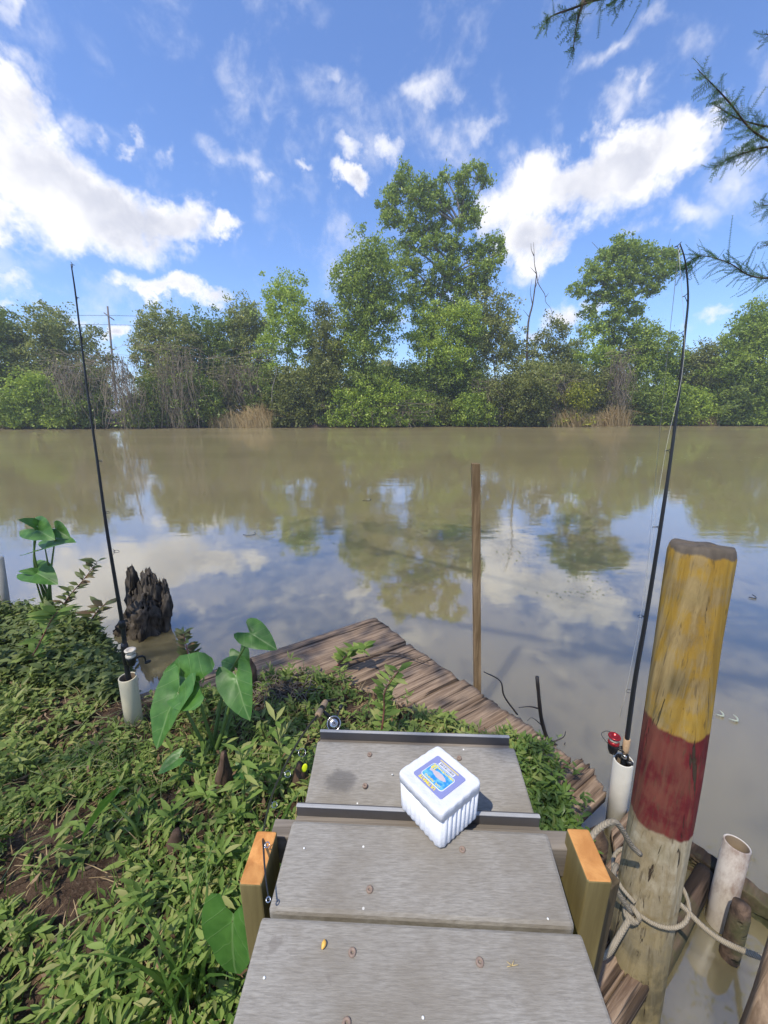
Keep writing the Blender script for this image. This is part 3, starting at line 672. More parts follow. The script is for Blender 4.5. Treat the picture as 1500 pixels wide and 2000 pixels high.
walk = thing('plank_walkway', 'raised walkway of wide grey weathered planks with orange sawn post tops', 'walkway', (.07, .45, .33))
def board(FL, FR, NR, NL, zf, zn, th=.026):
    """world corners from measured edges, with rounded long edges"""
    T = [np.array([*NL[:2], zn]), np.array([*NR[:2], zn]), np.array([*FR[:2], zf]), np.array([*FL[:2], zf])]
    mb = MB(); prism(mb, T, th); return mb
def off(o):   # put the object's own origin at the stain so the texture has one place
    d = Vector(sc_) - abs_loc(walk); o.data.transform(Matrix.Translation(-d)); o.location = d
FLb, FRb, NRb, NLb = P(620, 1446, 1.272), P(1005, 1460, 1.272), P(1046, 1594, 1.245), P(594, 1573, 1.245)
off(board(FLb, FRb, NRb, NLb, 1.272, 1.245).build('plank', m_board, walk, False, .005))
off(board(P(571, 1600, 1.3), P(1070, 1625, 1.3), P(1125, 1811, 1.3), P(523, 1779, 1.3), 1.3, 1.3).build('plank', m_board, walk, False, .007))
A3 = [P(511, 1789, 1.32), P(1136, 1822, 1.32)]; dn = np.array([-.006, -.148, 0])
for k in range(4):
    off(board(A3[0] + dn * k * 1.04, A3[1] + dn * k * 1.04, A3[1] + dn * (k * 1.04 + 1), A3[0] + dn * (k * 1.04 + 1), 1.32, 1.32).build('plank', m_board, walk, False, .005))
for (l, r, z) in ((P(625, 1429, 1.285), P(995, 1441, 1.285), 1.285), (P(579, 1575, 1.292), P(1055, 1597, 1.292), 1.292)):
    e = norm(r - l); pr_ = np.array([-e[1], e[0], 0]); mb = MB()
    prism(mb, [l - pr_ * .001, r - pr_ * .001, r + pr_ * .010, l + pr_ * .010], .045); mb.build('trim_strip', m_trim, walk, False, .0015)
    mb = MB(); prism(mb, [l - pr_ * .0025 + Z3 * .0034, r - pr_ * .0025 + Z3 * .0034, r + pr_ * .005 + Z3 * .0034, l + pr_ * .005 + Z3 * .0034], .0032); mb.build('lit_edge', m_lit_edge, walk, False, .001)
    mb = MB(); prism(mb, [l - pr_ * .030 - Z3 * .024, r - pr_ * .030 - Z3 * .024, r - pr_ * .0012 - Z3 * .024, l - pr_ * .0012 - Z3 * .024], .012); mb.build('trim_strip', m_beam, walk, False)
e = norm(P(1136, 1822, 1.32) - P(511, 1789, 1.32)); nr = np.array([-e[1], e[0], 0])
for sgn, x in ((-1, -.15), (1, .27)):
    mb = MB(); c0 = np.array([x, .05, 1.20]); boxm(mb, c0, e, nr, Z3, .038, 1.02, .08); mb.build('stringer', m_beam, walk, False, .003)
mb = MB(); c0 = (P(545, 1655, 1.235) + P(1110, 1668, 1.235)) / 2; boxm(mb, np.array([.075, .588, 1.232]), e, nr, Z3, .61, .036, .075); mb.build('crossbeam', m_beam, walk, False, .003)
def post(c0, sx, sy, ztop, z0=-.2, tilt=(0, 0)):
    c0 = np.asarray(c0, float); V = []
    mb = MB(); h = ztop - z0
    boxm(mb, np.array([c0[0], c0[1], z0 + h / 2]), e, nr, Z3, sx, sy, h - .0001)
    o = mb.build('post', [m_treated, m_cut], walk, False, .003)
    for f in o.data.polygons:
        if f.normal.z > .9: f.material_index = 1
    return o
post((-.232, .527), .040, .089, 1.3); post((.379, .528), .043, .089, 1.305)
post((-.24, -.15), .040, .089, 1.27); post((.36, -.16), .040, .089, 1.27)
m_dkpost = mat_wood('dark_treated_pine', (.045, .032, .018), (.12, .09, .05), (30, 30, 2.0), crack=.5)
mb = MB(); q = P(1182, 1648, 1.2); boxm(mb, np.array([q[0], q[1] - .02, .55]), norm(np.array([1, .5, 0])), norm(np.array([-.5, 1, 0])), Z3, .05, .035, 1.16); tag(mb.build('wooden_post', m_dkpost, None, False, .003), 'thin dark post hidden behind the right orange topped post', 'post')
for (u, v, z) in ((722, 1474, 1.267), (713, 1535, 1.257), (897, 1481, 1.267), (722, 1738, 1.3), (903, 1660, 1.3), (688, 1861, 1.32), (937, 1880, 1.32), (677, 1999, 1.32)):
    q = P(u, v, z); mb = MB(); lathe(mb, [(.0018, -.001), (.0018, .0022), (.0042, .0034), (.0056, .0026), (.0060, .0008), (.0060, -.002)], q, Z3, 14); mb.build('screw', m_screw, walk)

# debris on the planks
m_seed = mat_plain('yellow_seed', (.75, .42, .08), .5); q = P(633, 1846, 1.321)
mb = MB(); tube(mb, smooth_path([q - [.002, .006, -.003], q + [0, 0, .003], q + [.0, .005, .003]], 4), [.001, .0035, .0035, .001], 8); tag(mb.build('seed', m_seed), 'small yellow seed lying on the nearest grey plank', 'seed')
m_white = mat_plain('white_fleck', (.8, .8, .77), .8)
for (u, v, z, lab) in ((766, 1513, 1.262, 'white fleck beside the foam box on the plank'), (826, 1988, 1.321, 'white fleck at the near edge of the planks'), (594, 1657, 1.301, 'tiny white fleck at the left end of the second plank'), (1070, 1795, 1.301, 'white bird dropping at the right end of the second plank'), (516, 1910, 1.321, 'pale curl of husk on the nearest plank')):
    q = P(u, v, z); mb = MB(); lathe(mb, [(.0006, .0), (.0021, .0006), (.0013, .0013), (.0003, .0014)], q, Z3 + np.array([.2, .1, 0]), 7); tag(mb.build('fleck', m_white), lab, 'fleck')
m_hay = mat_plain('dry_grass_bit', (.45, .34, .16), .8)
mb = MB(); q = P(1000, 1886, 1.322)
for a in (0, 1.1, 2.4, 3.6): tube(mb, [q, q + np.array([math.cos(a) * .009, math.sin(a) * .005, .002])], [.0008, .0004], 5)
tag(mb.build('grass_bit', m_hay), 'tiny dry grass sprig on the nearest plank', 'grass bit')

# ------------------------------------------------------------------ foam bait box
m_foam, n = new_mat('white_foam'); v = n.coord('Object'); vo = n.node('ShaderNodeTexVoronoi', {'Vector': v, 'Scale': 260.0}); f = n.noise(v, 60, 4)
c = n.mix(n.ss(f, .3, .8), (.66, .67, .70), (.74, .75, .77)); pit = n.ss(n.noise(v, 130, 2), .74, .80); c = n.mix(pit, c, (.5, .54, .52))
finish(n, c, .6, n.math('ADD', vo.outputs['Distance'], n.math('MULTIPLY', f, 1.5)), .22, .002, .4, extra={'Subsurface Weight': .15, 'Subsurface Radius': (.01, .01, .01), 'Subsurface Scale': .5})
BC = np.array([.1126, .6113, 1.2968]); BA = R(36)
box = thing('foam_box', 'white ribbed foam bait box with blue fish label on its lid', 'bait box', BC)
box.rotation_euler = (Matrix.Rotation(R(-5.5), 3, 'X') @ Matrix.Rotation(R(37.9), 3, 'Z')).to_euler(); box.scale = (1.04, 1.09, .955)
def rsq(half, rad, k=14, flute=0.0):
    out = []; N_ = 220
    for i in range(N_):
        th = 2 * math.pi * i / N_; c_, s_ = math.cos(th), math.sin(th); ex_ = 13.0
        r = (abs(c_) ** ex_ + abs(s_) ** ex_) ** (-1 / ex_)
        x, y = c_ * r, s_ * r
        t_ = y if abs(x) > abs(y) else x
        fl = flute * (abs(math.sin(t_ * math.pi * 4.5)) - .6) * (1 if abs(t_) < .82 else .3)
        out.append((x * (half + fl), y * (half + fl)))
    return out
def loft(layers, close=True):
    mb = MB(); V = []; N_ = 220
    for (z, pts_) in layers: V += [(x, y, z) for x, y in pts_]
    F = [[i * N_ + k, i * N_ + (k + 1) % N_, (i + 1) * N_ + (k + 1) % N_, (i + 1) * N_ + k] for i in range(len(layers) - 1) for k in range(N_)]
    if close: F += [list(range(N_))[::-1], [(len(layers) - 1) * N_ + k for k in range(N_)]]
    mb.add(V, F); return mb
def build_local(mb, name, mat, parent, smooth=True):
    me = bpy.data.meshes.new(name); me.from_pydata(np.concatenate(mb.V).tolist(), [], mb.F); me.update(); return link(name, me, mat, parent, smooth)
build_local(loft([(0.001, rsq(.0525, 0, flute=.0018)), (.006, rsq(.0540, 0, flute=.0030)), (.066, rsq(.0555, 0, flute=.0034))]), 'container', m_foam, box)
lidL = []
for (z, h) in ((.066, .0545), (.067, .0566), (.084, .0570), (.0868, .0564), (.088, .0548)):
    q = rsq(h, 0); q = [(x * (1 + .008 * math.sin(a * .55) + .006 * mn.noise(Vector((x * 90, y * 90, 1)))), y * (1 + .008 * math.cos(a * .5) + .006 * mn.noise(Vector((x * 90, y * 90, 5))))) for a, (x, y) in enumerate(q)]; lidL.append((z, q))
lidL += [(.0882, [(x * .99, y * .99) for x, y in lidL[-1][1]]), (.0866, [(x * .86, y * .86) for x, y in lidL[-1][1]]), (.0866, [(x * .3, y * .3) for x, y in lidL[-1][1]])]
lid = build_local(loft(lidL), 'lid', m_foam, box)
def flat(name, mat, parent, x0, x1, y0, y1, z, rad=.004, th=.0006):
    mb = MB(); pts_ = []
    for (cx, cy, a0) in ((x1 - rad, y1 - rad, 0), (x0 + rad, y1 - rad, 90), (x0 + rad, y0 + rad, 180), (x1 - rad, y0 + rad, 270)):
        for k in range(6): a = R(a0 + 18 * k); pts_.append((cx + rad * math.cos(a), cy + rad * math.sin(a)))
    N_ = len(pts_); V = [(x, y, z + th) for x, y in pts_] + [(x, y, z) for x, y in pts_]
    mb.add(V, [list(range(N_)), [N_ + k for k in range(N_)][::-1]] + [[k, N_ + k, N_ + (k + 1) % N_, (k + 1) % N_] for k in range(N_)])
    return build_local(mb, name, mat, parent, False)
def mp(name, col): return mat_plain(name, col, .45, .04, 20, 0)
m_lilac, m_blue, m_yel, m_ltw, m_ink, m_fish, m_gold = mp('label_lilac', (.24, .26, .50)), None, mp('label_yellow', (.85, .68, .08)), mp('label_white', (.82, .84, .86)), mp('label_ink', (.08, .08, .16)), mp('fish_pink_grey', (.55, .47, .50)), mp('label_gold', (.60, .50, .25))
m_blue, n = new_mat('label_blue_water'); c = n.mix(n.ss(n.noise(n.coord(), 90, 4), .4, .65), (.03, .25, .68), (.16, .48, .80)); finish(n, c, .4)
LZ = .0885
lab = flat('label', m_lilac, box, -.035, .035, -.036, .036, LZ - .002, .004, .0022)
flat('picture_border', m_ltw, lab, -.0245, .0165, -.027, .027, LZ + .0003, .006)
flat('picture', m_blue, lab, -.0232, .0152, -.0257, .0257, LZ + .0010, .005)
flat('barcode_panel', m_ltw, lab, .0185, .0265, -.018, .020, LZ + .0003, .001)
flat('gold_band', m_gold, lab, .0285, .0315, -.022, .024, LZ + .0003, .001)
mbb = MB(); yy = -.016
while yy < .018:
    wd = random.choice((.0006, .0010, .0016)); mbb.add([(.0195, yy, LZ + .00115), (.0255, yy, LZ + .00115), (.0255, yy + wd, LZ + .00115), (.0195, yy + wd, LZ + .00115)], [[0, 1, 2, 3]]); yy += wd + random.choice((.0008, .0012))
build_local(mbb, 'barcode', m_ink, lab, False)
# bass: body outline with tail and fins, laid flat on the picture
fo = [(.0, -.019), (.004, -.014), (.0065, -.006), (.006, .003), (.004, .010), (.0015, .014), (.0035, .019), (.000, .0205), (-.004, .019), (-.002, .0135), (-.0045, .008), (-.0065, .0), (-.0055, -.009), (-.003, -.016)]
def flat_poly(name, pts_, mat, z, th=.0007):
    mb = MB(); N_ = len(pts_); V = [(x, y, z + th) for x, y in pts_] + [(x, y, z) for x, y in pts_]
    mb.add(V, [list(range(N_)), [N_ + k for k in range(N_)][::-1]] + [[k, N_ + k, N_ + (k + 1) % N_, (k + 1) % N_] for k in range(N_)]); return build_local(mb, name, mat, lab, False)
flat_poly('fish_picture', [(x - .002, y + .001) for x, y in fo], m_fish, LZ + .0017)
def text(s, size, x, y, mat, z=LZ + .0018, bold=.0):
    cu = bpy.data.curves.new('lettering', 'FONT'); cu.body = s; cu.size = size; cu.align_x = 'CENTER'; cu.align_y = 'CENTER'; cu.extrude = .0002; cu.offset = bold
    tmp = bpy.data.objects.new('lettering', cu); C.objects.link(tmp); me = bpy.data.meshes.new_from_object(tmp.evaluated_get(bpy.context.evaluated_depsgraph_get())); bpy.data.objects.remove(tmp); me.materials.clear()
    o = link('lettering', me, mat, lab); o.location = (x, y, z); o.rotation_euler = (0, 0, math.pi / 2); return o
text('ULTIMATE', .0088, -.0290, .004, m_yel, LZ + .0006, .0003)
text('LIVE  FISHING', .0062, -.0190, .0, m_yel, bold=.0001)
text('NIGHTCRAWLERS', .0060, .0118, .0, m_yel, bold=.0002)
text('18', .0115, .0045, .0175, m_yel, LZ + .0024, .0004)

# ------------------------------------------------------------------ painted piling
m_pile, n = new_mat('painted_piling'); v = n.coord('Object'); sp = n.node('ShaderNodeSeparateXYZ', {0: v})
z_ = sp.outputs[2]; ed = n.math('ADD', z_, n.math('MULTIPLY', n.math('SUBTRACT', n.noise(n.mapping(v, sc=(14, 14, 3)), 1.0, 4), .5), .05))
gr = n.noise(n.mapping(v, sc=(30, 30, 2.2)), 1.0, 6, .65, .5); gr2 = n.noise(n.mapping(v, sc=(30, 30, 1.6)), 1.0, 4, .6, .5); bl = n.noise(v, 9, 5, .6)
wood = n.mix(n.ss(gr, .3, .7), (.115, .08, .038), (.31, .235, .125))
wood = n.mix(n.ss(z_, .85, .15, 0, .9), wood, n.mix(n.ss(bl, .4, .6), (.07, .058, .025), (.24, .19, .085)))
yel = n.mix(n.ss(gr, .35, .7), (.28, .165, .024), (.42, .265, .042)); red = n.mix(n.ss(bl, .3, .7), (.085, .010, .012), (.17, .015, .018))
whi = n.mix(n.ss(gr, .3, .65), (.26, .21, .125), (.52, .46, .34))
ZY, ZR, ZW = 1.105, .755, .34
paint = n.mix(n.ss(ed, ZY - .006, ZY + .006), n.mix(n.ss(ed, ZR - .006, ZR + .006), whi, red), yel)
wear = n.math('ADD', n.math('MULTIPLY', gr, .55), n.math('MULTIPLY', bl, .55))
pk = n.ss(n.math('SUBTRACT', wear, n.math('MULTIPLY', sp.outputs[0], .55)), .475, .60)       # where paint has worn away
pk = n.math('MULTIPLY', pk, n.ss(ed, ZR - .01, ZR + .01, .95, n.ss(ed, ZY - .01, ZY + .01, .5, .85)))
pk = n.math('MAXIMUM', pk, n.ss(ed, ZW + .22, ZW - .12))
pk = n.math('MULTIPLY', pk, .85)
wood = n.mix(n.math('MULTIPLY', n.math('SUBTRACT', n.ss(ed, ZR - .01, ZR + .01), n.ss(ed, ZY - .01, ZY + .01)), .7), wood, (.10, .045, .03))
c = n.mix(pk, paint, wood)
ck = n.ss(gr2, .33, .37); fine = n.noise(n.mapping(v, sc=(85, 85, 3.0)), 1.0, 4, .6, .3); c = n.mix(n.ss(fine, .44, .30, 0, .62), c, (.07, .048, .024)); c = n.mix(n.math('SUBTRACT', 1.0, ck), c, (.045, .03, .018))
c = n.mix(n.ss(ed, 1.668, 1.678), c, n.mix(gr, (.05, .04, .03), (.16, .13, .10)))
c = n.mix(n.math('MULTIPLY', n.ss(n.noise(v, 5, 5), .52, .7), .35), c, (.13, .115, .05))
finish(n, c, .8, n.math('ADD', gr, n.math('MULTIPLY', ck, .9)), .8, .006, .3)
pb = np.array([.914, .914, 0.0]); pt = np.array([1.006, 1.15, 1.687]); pdir = norm(pt - pb); px_ = norm(np.cross(Y3, pdir)); py_ = np.cross(pdir, px_)
V = []; SEG = 72; zs = list(np.linspace(-.6, 1.66, 90)) + [1.68, 1.690]
for j, zz in enumerate(zs):
    for k in range(SEG):
        th = 2 * math.pi * k / SEG; d = np.array([math.cos(th), math.sin(th)])
        r = .0905 + .006 * mn.noise(Vector((d[0] * 1.2, d[1] * 1.2, zz * 1.5))) + .0035 * mn.noise(Vector((d[0] * 6, d[1] * 6, zz * 2))) - .003 * max(0, zz - .5) - .008 * max(0, .5 - zz)
        if zz > 1.67: r -= .004 * (1 + (zz > 1.685))
        top_n = (.012 * mn.noise(Vector((d[0] * 1.5, d[1] * 1.5, 8))) if zz > 1.64 else 0)
        V.append(pb + pdir * ((zz + top_n) * np.linalg.norm(pt - pb) / 1.687) + px_ * d[0] * r + py_ * d[1] * r)
ctr = []
for f_ in (.66, .33):
    for k in range(SEG):
        q = np.mean(V[-SEG:], 0) if f_ == .66 else ctr0
        if f_ == .66 and k == 0: ctr0 = q; rim = V[-SEG:]
        d = rim[k] - ctr0; V.append(ctr0 + d * f_ + pdir * (.006 * mn.noise(Vector(d * 60 * f_))))
V.append(ctr0); L = len(zs) + 2
F = [[i * SEG + k, i * SEG + (k + 1) % SEG, (i + 1) * SEG + (k + 1) % SEG, (i + 1) * SEG + k] for i in range(L - 1) for k in range(SEG)] + [[(L - 1) * SEG + k, (L - 1) * SEG + (k + 1) % SEG, len(V) - 1] for k in range(SEG)]
mb = MB(); mb.add(np.array(V) - pb * [1, 1, 0], F); pile = mb.build('painted_piling', m_pile); pile.location = pb * [1, 1, 0]
tag(pile, 'thick round piling painted in yellow, red and white bands', 'piling')
def pile_at(z): return pb + (pt - pb) * z / 1.687

# ------------------------------------------------------------------ stake in the water
sk0, sk1 = P(932, 1340, .2), PY(929, 905, P(932, 1340, .2)[1])
m_stake = mat_wood('brown_stake', (.12, .075, .035), (.36, .25, .14), (40, 40, 2.0), crack=.6)
mb = MB(); ln = sk1 - sk0; boxm(mb, sk0 + ln * .35, X3, norm(np.cross(norm(ln), X3)) * 1, norm(ln), .048, .04, np.linalg.norm(ln) * 1.3)
tag(mb.build('wooden_stake', m_stake, None, False, .003), 'tall thin square stake standing upright in the water by the dock', 'stake')

# ------------------------------------------------------------------ cypress knee cluster in the river, small knees on land
m_knee = mat_wood('dark_knee_wood', (.03, .025, .02), (.15, .125, .10), (26, 26, 5), crack=.6, bump=1, dist=.012)
k0 = P(290, 1228, 0); mb = MB(); s = depth(k0) / FPX
def kcol(u, v, du, dy, r0, r1, ub=None):
    b0 = k0 + np.array([((ub if ub else u) - 290) * s, dy, 0]); tp = PY(u, v, k0[1] + dy)
    tube(mb, smooth_path([b0 - Z3 * .4, b0, (b0 + tp) / 2 + np.array([du, 0, 0]), tp - Z3 * .05, tp + Z3 * .02], 7), [r0 * 1.3, r0 * 1.15, r0, r1 * 1.05, r1 * .75], 26, wob=.16, wf=9, fib=.62)
kcol(256, 1116, .0, .05, .072, .038, 263); kcol(262, 1158, 0, .0, .07, .05, 268); kcol(289, 1150, 0, .0, .125, .085, 290); kcol(283, 1124, 0, .0, .07, .038, 284); kcol(291, 1119, 0, .06, .062, .032, 291); kcol(301, 1138, 0, -.02, .08, .04, 301); kcol(319, 1139, .0, .02, .062, .034, 313); kcol(325, 1165, .0, -.03, .055, .036, 318); kcol(258, 1205, -.02, -.08, .045, .03, 247); kcol(292, 1178, 0, -.08, .12, .08, 292)
tag(mb.build('cypress_knee', m_knee), 'dark knobbly cypress knee cluster standing in the river', 'cypress knee')
m_knee2 = mat_wood('brown_knee_wood', (.05, .03, .02), (.19, .12, .08), (16, 16, 4), crack=.6, bump=1, dist=.01)
for (u, v0, v1, r_, lab) in ((437, 1560, 1470, .035, 'pointed brown cypress knee left of the walkway'), (345, 1680, 1622, .035, 'low brown cypress knee amid weeds at lower left'), (585, 1545, 1490, .032, 'small furry brown stump under the yellow lure'), (85, 1695, 1668, .05, 'round brown lump half buried in the soil at left'), (488, 1330, 1288, .04, 'dark stub of root at the end of the dock timber')):
    z0 = .38; q = P(u, v0, z0); tp = PY(u, v1, q[1]); mb = MB(); tube(mb, smooth_path([q - Z3 * .1, q, (q + tp) / 2, tp], 5), [r_ * 1.4, r_ * 1.2, r_, r_ * .35], 12, wob=.4, wf=14); tag(mb.build('cypress_knee', m_knee2), lab, 'cypress knee')

# post at the far left edge
mb = MB(); q = P(-2, 1197, .3); tube(mb, [q - Z3 * .5, PY(-6, 1090, q[1])], .045, 10); tag(mb.build('grey_post', mat_plain('grey_weathered', (.36, .34, .30), .8)), 'pale grey post cut off by the left edge beside the water', 'post')

# ------------------------------------------------------------------ rod holders (pipes)
m_pvc, n = new_mat('stained_white_pipe'); v = n.coord('Object'); f = n.noise(n.mapping(v, sc=(14, 14, 5)), 1.0, 5, .6); c = n.mix(n.ss(f, .55, .75, 0, .75), (.66, .58, .40), (.33, .23, .13)); finish(n, c, .42, f, .1, .002)
m_pvc2, n = new_mat('dirty_white_pipe'); v = n.coord('Object'); f = n.noise(n.mapping(v, sc=(12, 12, 5)), 1.0, 6, .65); zz = n.node('ShaderNodeSeparateXYZ', {0: v}).outputs[2]
c = n.mix(n.ss(f, .38, .66), (.58, .52, .45), (.27, .19, .145)); c = n.mix(n.ss(n.math('ADD', zz, n.math('MULTIPLY', f, .2)), .34, .12, 0, .75), c, (.12, .10, .06)); finish(n, c, .5, f, .15, .002)
m_pvc3 = mat_plain('clean_white_pipe', (.68, .64, .55), .4, .08, 25, .05)
m_inner = mat_plain('stained_shaded_pipe_inside', (.20, .15, .10), .7, .3, 20)  # brown stain, darkened further to put the hollow's shade into the colour
def pipe(b0, t0_, r_, mat, lab):
    b0, t0_ = np.asarray(b0), np.asarray(t0_); ax = norm(t0_ - b0); L = np.linalg.norm(t0_ - b0); mb = MB()
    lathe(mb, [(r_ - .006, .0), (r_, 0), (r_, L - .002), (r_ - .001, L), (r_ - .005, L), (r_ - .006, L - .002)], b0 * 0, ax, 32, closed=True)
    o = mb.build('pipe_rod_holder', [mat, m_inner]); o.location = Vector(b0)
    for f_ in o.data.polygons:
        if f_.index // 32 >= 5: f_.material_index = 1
    me = o.data; me.polygons.foreach_set('use_smooth', np.ones(len(me.polygons), bool)); return tag(o, lab, 'rod holder', 'pipe rod holders')
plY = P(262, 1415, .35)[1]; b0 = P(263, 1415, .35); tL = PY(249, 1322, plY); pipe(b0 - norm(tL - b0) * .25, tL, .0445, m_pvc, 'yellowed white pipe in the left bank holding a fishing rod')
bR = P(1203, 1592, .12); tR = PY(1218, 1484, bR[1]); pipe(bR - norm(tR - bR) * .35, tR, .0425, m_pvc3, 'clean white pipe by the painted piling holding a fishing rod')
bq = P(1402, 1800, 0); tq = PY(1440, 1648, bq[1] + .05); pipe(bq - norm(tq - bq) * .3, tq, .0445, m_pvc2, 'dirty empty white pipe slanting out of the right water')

# ------------------------------------------------------------------ fishing rods
m_blank = mat_plain('dark_rod_blank', (.018, .02, .024), .3, .2, 80, .05)
m_cork = mat_plain('cork', (.50, .33, .19), .8, .25, 120, .3); m_metal = mat_plain('bright_steel', (.6, .6, .62), .25, .05, 20, 0, .5, 1.0)
m_red = mat_plain('red_anodised', (.32, .015, .02), .28, .1, 20, 0, .6, .5); m_line = mat_plain('pale_fishing_line', (.62, .60, .52), .5, .06, 20, 0); m_cream = mat_plain('cream_spool', (.66, .58, .46), .5); m_tan = mat_plain('tan_line_wrap', (.36, .20, .10), .6, .2, 150, .2)
def spinning_reel(parent, o, ax, side, hand, spool_m, lip_m, sc=1.0, bail_side=None):
    """o: point on the rod; ax up the rod; side: where the reel hangs; hand: handle direction"""
    ax, side, hand = norm(ax), norm(side), norm(hand); c0 = o + side * .052 * sc
    r = bpy.data.objects.new('reel', None); C.objects.link(r); r.parent = parent; r.location = Vector(o) - abs_loc(parent)
    mb = MB(); tube(mb, smooth_path([o + ax * .03, o + side * .02, c0], 5), [.006, .008, .012], 8); tube(mb, [o - ax * .035 + side * .006, o + ax * .04 + side * .006], [.004, .005], 8)
    lathe(mb, [(.004, -.042), (.015, -.036), (.021, -.020), (.023, .0), (.025, .010), (.024, .016)], c0, ax, 18); mb.build('reel_body', m_black, r)
    sp0 = c0 + ax * .018
    mb = MB(); lathe(mb, [(.0245, 0), (.0255, .004), (.0235, .014), (.020, .016)], sp0, ax, 24); mb.build('rotor_skirt', lip_m, r)
    mb = MB(); lathe(mb, [(.0205, .016), (.0215, .024), (.0205, .034)], sp0, ax, 24); mb.build('spool', spool_m, r)
    mb = MB(); lathe(mb, [(.0205, .034), (.027, .036), (.0275, .041), (.024, .044), (.015, .041), (.013, .036), (.004, .035)], sp0, ax, 24); mb.build('spool_lip', lip_m, r)
    mb = MB(); bs = norm(bail_side if bail_side is not None else side); s2_ = norm(np.cross(ax, bs))
    tube(mb, smooth_path([sp0 - ax * .0 + s2_ * .028, sp0 + bs * .03 + ax * .01 + s2_ * .02, sp0 + bs * .055 + ax * .035, sp0 + bs * .03 + ax * .045 - s2_ * .018, sp0 + ax * .03 - s2_ * .028], 6), .0015, 6); mb.build('bail_wire', m_black, r)
    mb = MB(); tube(mb, smooth_path([c0 - ax * .005, c0 + hand * .04 - ax * .005, c0 + hand * .062 - ax * .02, c0 + hand * .066 - ax * .055], 5), [.005, .006, .005, .004], 8); lathe(mb, [(.005, 0), (.0095, .008), (.010, .022), (.007, .03)], c0 + hand * .06 - ax * .058, hand, 12); mb.build('handle', m_black, r)
def rod_guides(parent, spots, side, ax):
    for (q, rr) in spots:
        mb = MB(); q = np.asarray(q); ring(mb, q + side * (rr + .010), ax + side * .3, rr, .0011, 14); tube(mb, [q + ax * .012, q + side * (.010 + rr * .3)], .0012, 5); tube(mb, [q - ax * .02, q + side * .010], .0012, 5); mb.build('line_guide', m_black, parent)

# right rod
tR_ = tR - Z3 * .02; rodR = thing('fishing_rod', 'black fishing rod with red reel standing by the painted piling', 'fishing rod', tR_)
Yb = bR[1]; pR = [tR_ - Z3 * .12 + np.array([-.006, 0, 0])] + [PY(u, v, Yb + dy) for u, v, dy in ((1219, 1482, 0), (1223, 1455, 0), (1240, 1330, .0), (1262, 1205, .02), (1290, 1030, .03), (1312, 880, .04), (1328, 750, .05), (1338, 650, .05), (1344, 585, .05), (1341, 530, .04), (1336, 500, .03), (1328, 476, .0))]
sm = smooth_path(pR, 6); mb = MB(); tube(mb, sm, [.011, .011, .011, .0100, .0090, .0075, .006, .005, .004, .0033, .0027, .0023, .0018], 10); mb.build('blank', m_blank, rodR)
ax = norm(pR[4] - pR[1]); gq = PY(1222, 1462, Yb)
mb = MB(); lathe(mb, [(.010, -.028), (.0145, -.026), (.0150, .0), (.0145, .055), (.012, .060)], gq, ax, 18); mb.build('cork_grip', m_cork, rodR)
mb = MB(); lathe(mb, [(.0148, -.052), (.0156, -.050), (.0156, -.032), (.0148, -.030)], gq, ax, 18); mb.build('grip_ring', m_metal, rodR)
vd = norm(np.array([0, 0, CAM_H]) - gq); sd = norm(np.cross(ax, vd)) * -1
if sd[0] > 0: sd = -sd
sideR = norm(sd * .9 + np.array([0, -.25, 0])); spinning_reel(rodR, gq - ax * .005, ax, sideR, norm(-sideR + np.array([0, -.2, 0])), m_cream, m_red, 1.0)
rod_guides(rodR, [(PY(1240, 1352, Yb), .012), (PY(1262, 1205, Yb + .02), .011), (PY(1290, 1030, Yb + .03), .009), (PY(1312, 880, Yb + .04), .007), (PY(1330, 735, Yb + .05), .006), (PY(1338, 650, Yb + .05), .005), (PY(1344, 578, Yb + .05), .004), (PY(1330, 480, Yb), .004)], sideR, ax)
mb = MB(); tip = pR[-1]; tube(mb, smooth_path([tip, PY(1318, 560, Yb + .1), PY(1290, 830, Yb + 1.2), P(1252, 1240, .0)], 8), .0009, 4); mb.build('line', m_line, rodR)
mb = MB(); tube(mb, smooth_path([PY(1326, 490, Yb), PY(1336, 700, Yb), PY(1300, 880, Yb), PY(1276, 1035, Yb), PY(1250, 1210, Yb), PY(1212, 1400, Yb)], 5), .0007, 4); mb.build('line', m_line, rodR)
# left rod
tL_ = tL - Z3 * .02; rodL = thing('fishing_rod', 'tall black fishing rod with cream reel in the left bank', 'fishing rod', tL_)
pL = [tL_ - Z3 * .12 + np.array([.01, 0, 0])] + [PY(u, v, plY + dy) for u, v, dy in ((250, 1318, 0), (246, 1285, 0), (240, 1225, 0), (226, 1140, 0), (208, 1030, 0), (190, 900, 0), (173, 780, 0), (158, 660, 0), (147, 570, 0), (139, 516, 0))]
sm = smooth_path(pL, 6); mb = MB(); tube(mb, sm, [.014, .014, .013, .011, .009, .0075, .006, .005, .004, .0033, .0024], 10); mb.build('blank', m_blank, rodL)
ax = norm(pL[4] - pL[1]); gq = PY(246, 1282, plY); mb = MB(); lathe(mb, [(.014, -.05), (.018, -.045), (.0195, .0), (.018, .07), (.013, .085)], gq, ax, 16); mb.build('grip', m_black, rodL)
mb = MB(); lathe(mb, [(.012, -.015), (.017, -.012), (.017, .025), (.011, .035)], PY(239, 1222, plY), ax, 14); mb.build('ferrule', m_black, rodL)
sideL = norm(np.array([.8, -.45, 0])); spinning_reel(rodL, gq, ax, sideL, np.array([.5, .6, 0]), m_cream, m_cream, 1.0)
rod_guides(rodL, [(PY(221, 1076, plY), .012), (PY(204, 1000, plY), .010), (PY(190, 900, plY), .008), (PY(172, 780, plY), .006), (PY(158, 660, plY), .005), (PY(148, 582, plY), .004), (PY(139, 518, plY), .004)], norm(np.array([.9, -.3, 0])), ax)
